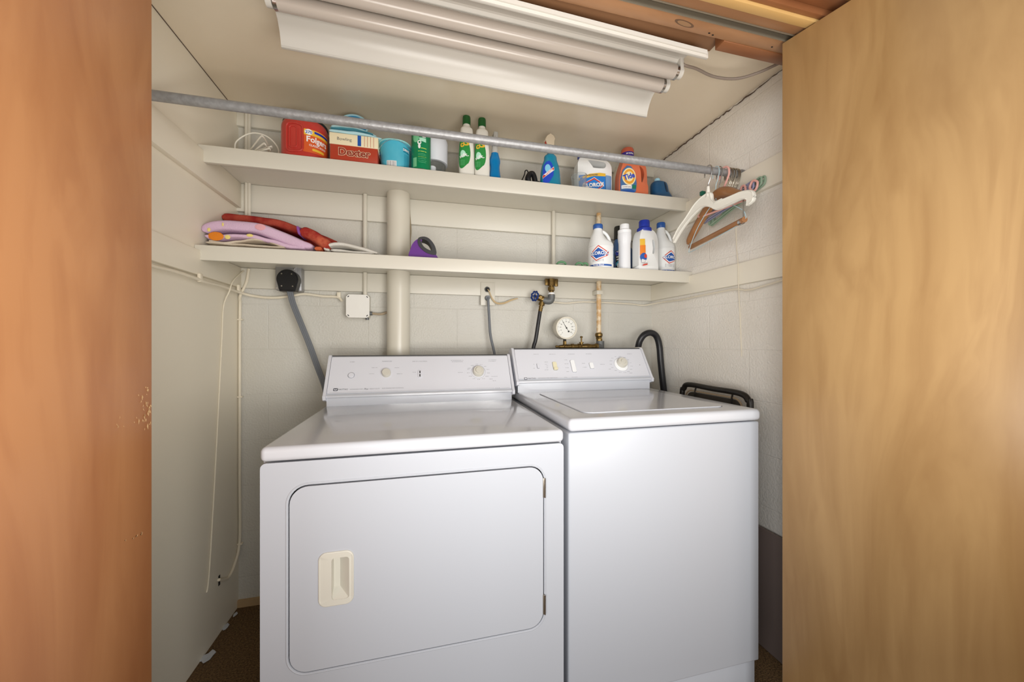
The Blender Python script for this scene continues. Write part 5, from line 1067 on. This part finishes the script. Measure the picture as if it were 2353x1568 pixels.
pts = [P(560, 622, Y=YB-T-.004), P(536, 646, X=Xw+.010), P(527, 670, X=Xw+.008), P(514, 704, X=Xc), P(510, 780, X=XL+.004), P(504, 900, X=XL+.004), P(498, 1020, X=XL+.004), P(491, 1150, X=XL+.004), P(482, 1300, X=XL+.004), P(478, 1345, X=XL+.004), P(475, 1362, X=XL+.004)]
tag(B().tube(pts, .0026, M_cord, 8, k=6).build('thin_cord', org=pts[4]), 'thin cream cord hanging down the left wall beside the corner cable', 'cord')
pts = [P(1690, 500, X=XR-.003), P(1692, 560, X=XR-.003), P(1696, 610, X=XR-T-.004), P(1697, 660, X=XR-T-.006), P(1700, 720, X=XR-.003), P(1704, 820, X=XR-.003)]
tag(B().tube(pts, .0018, M_cord, 8, k=4).build('thin_cord', org=pts[2]), 'thin cream cord hanging vertically on the right wall below the hangers', 'cord')
# ================================================================== HANGERS ON THE ROD
def hook(b, x, m, r_=.0018, drop=.075, lean=0, yaw=0):
    """metal hook over the rod; returns neck point"""
    rr = RR+.003+r_; pts = []
    for k_ in range(-20, 200, 20): pts.append(Vector((x, YR+rr*cos(R(k_)), ZR+rr*sin(R(k_)))))
    pts = [Vector((x, YR+rr*1.0, ZR-.022))]+pts+[Vector((x, YR-rr*.98, ZR-.016)), Vector((x+lean*.5, YR-.010, ZR-.040)), Vector((x+lean, YR, ZR-.058)), Vector((x+lean, YR, ZR-drop))]
    if yaw:
        Mz = Matrix.Translation((x, YR, 0)) @ Matrix.Rotation(yaw, 4, 'Z') @ Matrix.Translation((-x, -YR, 0)); pts = [Mz @ q for q in pts]
    b.tube(pts, r_, m, 10, k=4); return pts[-1]
xw = 1.119
t = thing('suit_hanger', (xw, YR, ZR), 'wide white plastic suit hanger, frontmost on the rod', 'hanger')
b = B(); nk = hook(b, xw, M_steel, .0022); b.build('hook', t)
zt_ = c+.640; M_wh = mat('white_hanger_plastic', (240, 238, 228), .3)
def YZ(y, z): return Vector((xw, y, z))
top_ = [(1.045, c+.490), (1.030, c+.500), (1.035, c+.530), (1.075, c+.545), (1.13, c+.548), (1.19, c+.553), (1.215, c+.570), (1.225, c+.600), (1.262, c+.602), (1.31, c+.585), (1.36, c+.548), (1.41, c+.515), (1.445, c+.478)]
bot_ = [(1.440, c+.460), (1.395, c+.500), (1.345, c+.532), (1.30, c+.552), (1.262, c+.560), (1.225, c+.545), (1.19, c+.522), (1.13, c+.520), (1.08, c+.520), (1.058, c+.512), (1.058, c+.488)]
pl_ = catmull([(a, q, 0) for a, q in top_+bot_], 4, True)
b = B(); b.prism([(q.x, q.y) for q in pl_], lambda Y_, Z_: Vector((xw-.005, Y_, Z_)), lambda Y_, Z_: Vector((xw+.005, Y_, Z_)), M_wh)
rim = catmull([Vector((xw, a, q)) for a, q in top_], 5); b.tube(rim, .0085, M_wh, 12, flat=(.35, (0, 0, 1))); rim = catmull([Vector((xw, a, q)) for a, q in bot_[:-1]], 5); b.tube(rim, .0075, M_wh, 12, flat=(.35, (0, 0, 1)))
b.cyl((xw, YR, c+.59), (xw, YR, c+.632), .0095, M_wh, 14, .005)
b.build('hanger_body', t, sharp=50)
b = B(); b.box(xw-.0095, xw+.0095, 1.262, 1.276, c+.607, c+.624, mat('size_tag_green', (22, 88, 70), .4), .002); sz = b.build('size_tag', t); sz['label'] = 'dark green size tag'
b = B(); b.box(xw-.0075, xw+.0075, 1.165, 1.205, c+.548, c+.556, M_wh, .002); b.build('strap_notch', t)
# wooden hanger
def rotp(pts, x, yaw): 
    Mz = Matrix.Translation((x, YR, 0)) @ Matrix.Rotation(yaw, 4, 'Z') @ Matrix.Translation((-x, -YR, 0)); return [Mz @ Vector(q) for q in pts]
W_h = wood_mat('hanger_wood', (176, 124, 76), (160, 108, 62), (132, 84, 46), .35, axis='x', bands=.4)
xh = 1.172; ya = R(-13)
t = thing('wooden_hanger', (xh, YR, ZR), 'brown wooden suit hanger with trouser bar behind the white suit hanger', 'hanger')
b = B(); hook(b, xh, M_steel, .0022, .092, yaw=ya); b.build('hook', t)
b = B(); b.tube(rotp([(xh, 1.06, c+.520), (xh, 1.07, c+.530), (xh, 1.13, c+.562), (xh, 1.19, c+.594), (xh, 1.239, c+.606), (xh, 1.29, c+.592), (xh, 1.38, c+.548), (xh, 1.47, c+.492), (xh, 1.492, c+.474)], xh, ya), [.006, .013, .017, .021, .024, .021, .0185, .016, .008], W_h, 18, k=6, flat=(1.0, (0, 0, 1))); b.build('shoulder', t)
b = B(); q_u = rotp([(xh, 1.085, c+.520), (xh, 1.085, c+.468), (xh, 1.465, c+.468), (xh, 1.465, c+.415)], xh, ya)
b.tube(rotp([(xh, 1.088, c+.525), (xh, 1.088, c+.460)], xh, ya), .0022, M_steel, 10); b.build('bar_wire', t); b = B(); b.tube(rotp([(xh, 1.462, c+.500), (xh, 1.478, c+.470), (xh, 1.462, c+.448)], xh, ya), .0022, M_steel, 10, k=4)
b.build('bar_wire', t)
b = B(); b.tube(rotp([(xh, 1.080, c+.450), (xh, 1.470, c+.452)], xh, ya), .0105, W_h, 18); b.build('trouser_bar', t)
b = B(); b.tube(rotp([(xh, 1.094, c+.4485), (xh, 1.106, c+.4472)], xh, ya), .0118, M_steel, 18); b.build('ferrule', t)
# blue wire hanger
xh = 1.156; ya = R(-6); M_bwi = mat('pale_blue_wire', (176, 200, 208), .35)
t = thing('wire_hanger', (xh, YR, ZR), 'thin pale blue wire hanger squeezed between the white and wooden hangers', 'hanger')
b = B(); hook(b, xh, M_bwi, .0016, .115, yaw=ya); b.build('hook', t)
b = B(); b.tube(rotp([(xh, YR, c+.580), (xh, 1.19, c+.555), (xh, 1.11, c+.500), (xh, 1.085, c+.470), (xh, 1.10, c+.445), (xh, 1.25, c+.428), (xh, 1.40, c+.412), (xh, 1.41, c+.430), (xh, 1.36, c+.500), (xh, 1.29, c+.555), (xh, YR, c+.580)], xh, ya), .0016, M_bwi, 8, k=5); b.build('frame', t)
# pink plastic hanger
xh = 1.197; ya = R(6); M_pkh = mat('pink_hanger_plastic', (232, 176, 166), .35)
t = thing('pink_hanger', (xh, YR, ZR), 'pale pink plastic hanger with looped ends on the clothes rod', 'hanger')
b = B(); hook(b, xh, M_pkh, .0040, .075, yaw=ya); b.build('hook', t)
b = B(); b.tube(rotp([(xh, YR, ZR-.072), (xh, 1.19, c+.590), (xh, 1.14, c+.572), (xh, 1.108, c+.575), (xh, 1.10, c+.600), (xh, 1.118, c+.612), (xh, 1.130, c+.590), (xh, 1.118, c+.556), (xh, 1.24, c+.552), (xh, 1.36, c+.556), (xh, 1.35, c+.572), (xh, 1.29, c+.590), (xh, YR, ZR-.072)], xh, ya), .0042, M_pkh, 10, k=6); b.build('frame', t)
b = B(); b.tube([Vector((xh+.016, 1.165+.011*cos(q), c+.596+.018*sin(q))) for q in [2*pi*i/24 for i in range(24)]], .0042, M_pkh, 10, closed=True); b.build('end_loop', t)
# chrome clip hangers
M_chr = mat('dull_chrome', (176, 168, 156), .25, 1.0)
for i, (xh, dy, lab) in enumerate(((1.216, 0, 'chrome clip hanger with coiled rings, left of three'), (1.233, .004, 'chrome clip hanger with coiled rings, middle of three'), (1.252, -.006, 'chrome clip hanger with coiled rings, right of three'))):
    t = thing('chrome_hanger', (xh, YR, ZR), lab, 'hanger', 'chrome hangers with coiled rings at the end of the rod')
    b = B(); hook(b, xh, M_chr, .0020, .082); b.build('hook', t)
    b = B()
    for k_ in range(5): b.tube([Vector((xh+.0075*cos(q)*(.6 if k_ % 2 else .35), YR+(k_-2)*.010+.0075*cos(q)*.6, c+.604-.004*(k_ % 3)+.010*sin(q))) for q in [2*pi*j/18 for j in range(18)]], .0014, M_chr, 6, closed=True)
    b.cyl((xh, YR, c+.616), (xh, YR, c+.596), .002, M_chr, 8); b.build('ring_coil', t)
# lavender and sage plastic hangers, seen almost edge-on near the wall
M_lav = mat('lavender_plastic', (150, 152, 180), .35); M_sage = mat('sage_plastic', (150, 176, 152), .35)
def tray_hanger(x0_, yn, yf, zn, zf, m, lab, grp):
    t = thing('tray_hanger', (x0_, YR, ZR), lab, 'hanger', grp)
    b = B()
    def pp(y, dz): s_ = (y-yn)/(yf-yn); return Vector((x0_, y, zn+(zf-zn)*s_+dz))
    loop = [pp(a, q) for a, q in rrect(yn, yf, -.016, .016, .010, 5)]; b.tube(loop, .0038, m, 10, closed=True)
    for yy in (yn+.022, yn+.075, yf-.075, yf-.022): b.tube([pp(yy, -.016), pp(yy, .016)], .0034, m, 8)
    b.tube([pp(yn+.004, .0), pp(yn+.075, .0)], .0030, m, 8)
    b.prism([(yn+.075, -.014), (yf-.075, -.014), (yf-.075, .014), (yn+.075, .014)], lambda Y_, Z_: pp(Y_, Z_)+Vector((-.002, 0, 0)), lambda Y_, Z_: pp(Y_, Z_)+Vector((.002, 0, 0)), m)
    b.build('frame', t); b = B(); hook(b, x0_, M_chr, .0018, .075, lean=0); z_ = ZR-.075; b.cyl((x0_, YR, z_+.004), (x0_, YR, pp(YR, .010).z), .0022, M_chr, 8); b.build('hook', t)
tray_hanger(1.2225, 1.128, 1.385, c+.604, c+.560, M_lav, 'lavender plastic hanger, the left of the two lavender ones by the wall', 'lavender hangers near the right wall')
tray_hanger(1.2345, 1.122, 1.395, c+.602, c+.556, M_lav, 'lavender plastic hanger, the right of the two lavender ones by the wall', 'lavender hangers near the right wall')
tray_hanger(1.2465, 1.116, 1.375, c+.618, c+.542, M_sage, 'sage green plastic hanger, left of the two green ones against the wall', 'sage green hangers near the right wall')
tray_hanger(1.2575, 1.110, 1.375, c+.620, c+.540, M_sage, 'sage green plastic hanger, right of the two green ones against the wall', 'sage green hangers near the right wall')
# ================================================================== BESIDE THE WASHER
xc_ = 1.178; zt_ = c-.186; M_ch = mat('dark_bronze_tube', (40, 36, 32), .35, .4)
t = thing('folding_chair', (xc_, 1.28, 0), 'black metal folding chair stored upright between washer and right wall', 'chair')
b = B(); b.tube([(xc_-.03, 1.465, .004), (xc_-.02, 1.465, .5), (xc_-.003, 1.462, zt_-.07), (xc_, 1.452, zt_-.022), (xc_, 1.420, zt_), (xc_, 1.28, zt_-.002), (xc_, 1.145, zt_-.004), (xc_, 1.108, zt_-.026), (xc_-.003, 1.098, zt_-.07), (xc_-.02, 1.095, .5), (xc_-.03, 1.095, .004)], .0115, M_ch, 16, k=6); b.build('tube_frame', t)
b = B(); pl_ = rrect(1.135, 1.428, zt_-.30, zt_-.030, .035, 6); b.prism(pl_, lambda Y_, Z_: Vector((xc_-.004, Y_, Z_)), lambda Y_, Z_: Vector((xc_+.006, Y_, Z_)), mat('dark_olive_panel', (58, 52, 44), .35)); b.build('back_panel', t)
b = B(); lp = [Vector((xc_-.006, Y_, Z_)) for Y_, Z_ in rrect(1.129, 1.434, zt_-.306, zt_-.024, .038, 6)]; b.tube(lp, .0035, mat('chair_trim', (150, 130, 104), .4), 8, closed=True); b.build('panel_trim', t)
for yy in (1.175, 1.372): b = B(); b.tube([(xc_-.002, yy, zt_-.004), (xc_-.010, yy-.002, zt_-.03), (xc_-.011, yy+.002, zt_-.10), (xc_-.009, yy, zt_-.29)], .0035, M_ch, 8, k=4); b.build('strap', t)
b = B(); b.box(xc_+.010, xc_+.030, 1.12, 1.44, .42, .66, M_ch, .008); b.build('seat', t)
b = B(); b.box(XR-.0255, XR-.0195+.004, .96, 1.62, .001, c-.704, mat('taupe_board', (118, 104, 98), .55), .001)
tag(b.build('storage_board', org=(XR-.02, 1.2, 0)), 'flat taupe board standing on the floor against the right wall', 'board')
# paint chips on carpet
M_chip = mat('paint_chip', (206, 210, 218), .6)
def chip(pts, z, lab, seed):
    random.seed(seed); b = B(); base = P(*pts, Z=.004)
    for k_ in range(1): 
        pl_ = [(base.x+random.uniform(.6, 1)*z*cos(a)*1.0, base.y+random.uniform(.6, 1)*z*sin(a)*1.5) for a in [2*pi*i/11 for i in range(11)]]
        b.prism(pl_, lambda X, Y_: Vector((X, Y_, .0025+.004*mnoise.noise(Vector((X*60, Y_*60, 0))))), lambda X, Y_: Vector((X, Y_, .0045+.004*mnoise.noise(Vector((X*60, Y_*60, 0))))), M_chip)
    tag(b.build('paint_flake', org=base), lab, 'debris', 'paint flakes fallen on the carpet along the left wall')
chip((480, 1508), .022, 'largest pale paint flake on the carpet at the foot of the left wall', 1); chip((468, 1512), .012, 'pale paint flake touching the largest flake on its left', 2)
chip((519, 1440), .014, 'curled paint flake on the carpet midway along the left wall', 3); chip((541, 1412), .010, 'small paint flake nearest the rear left corner', 4)
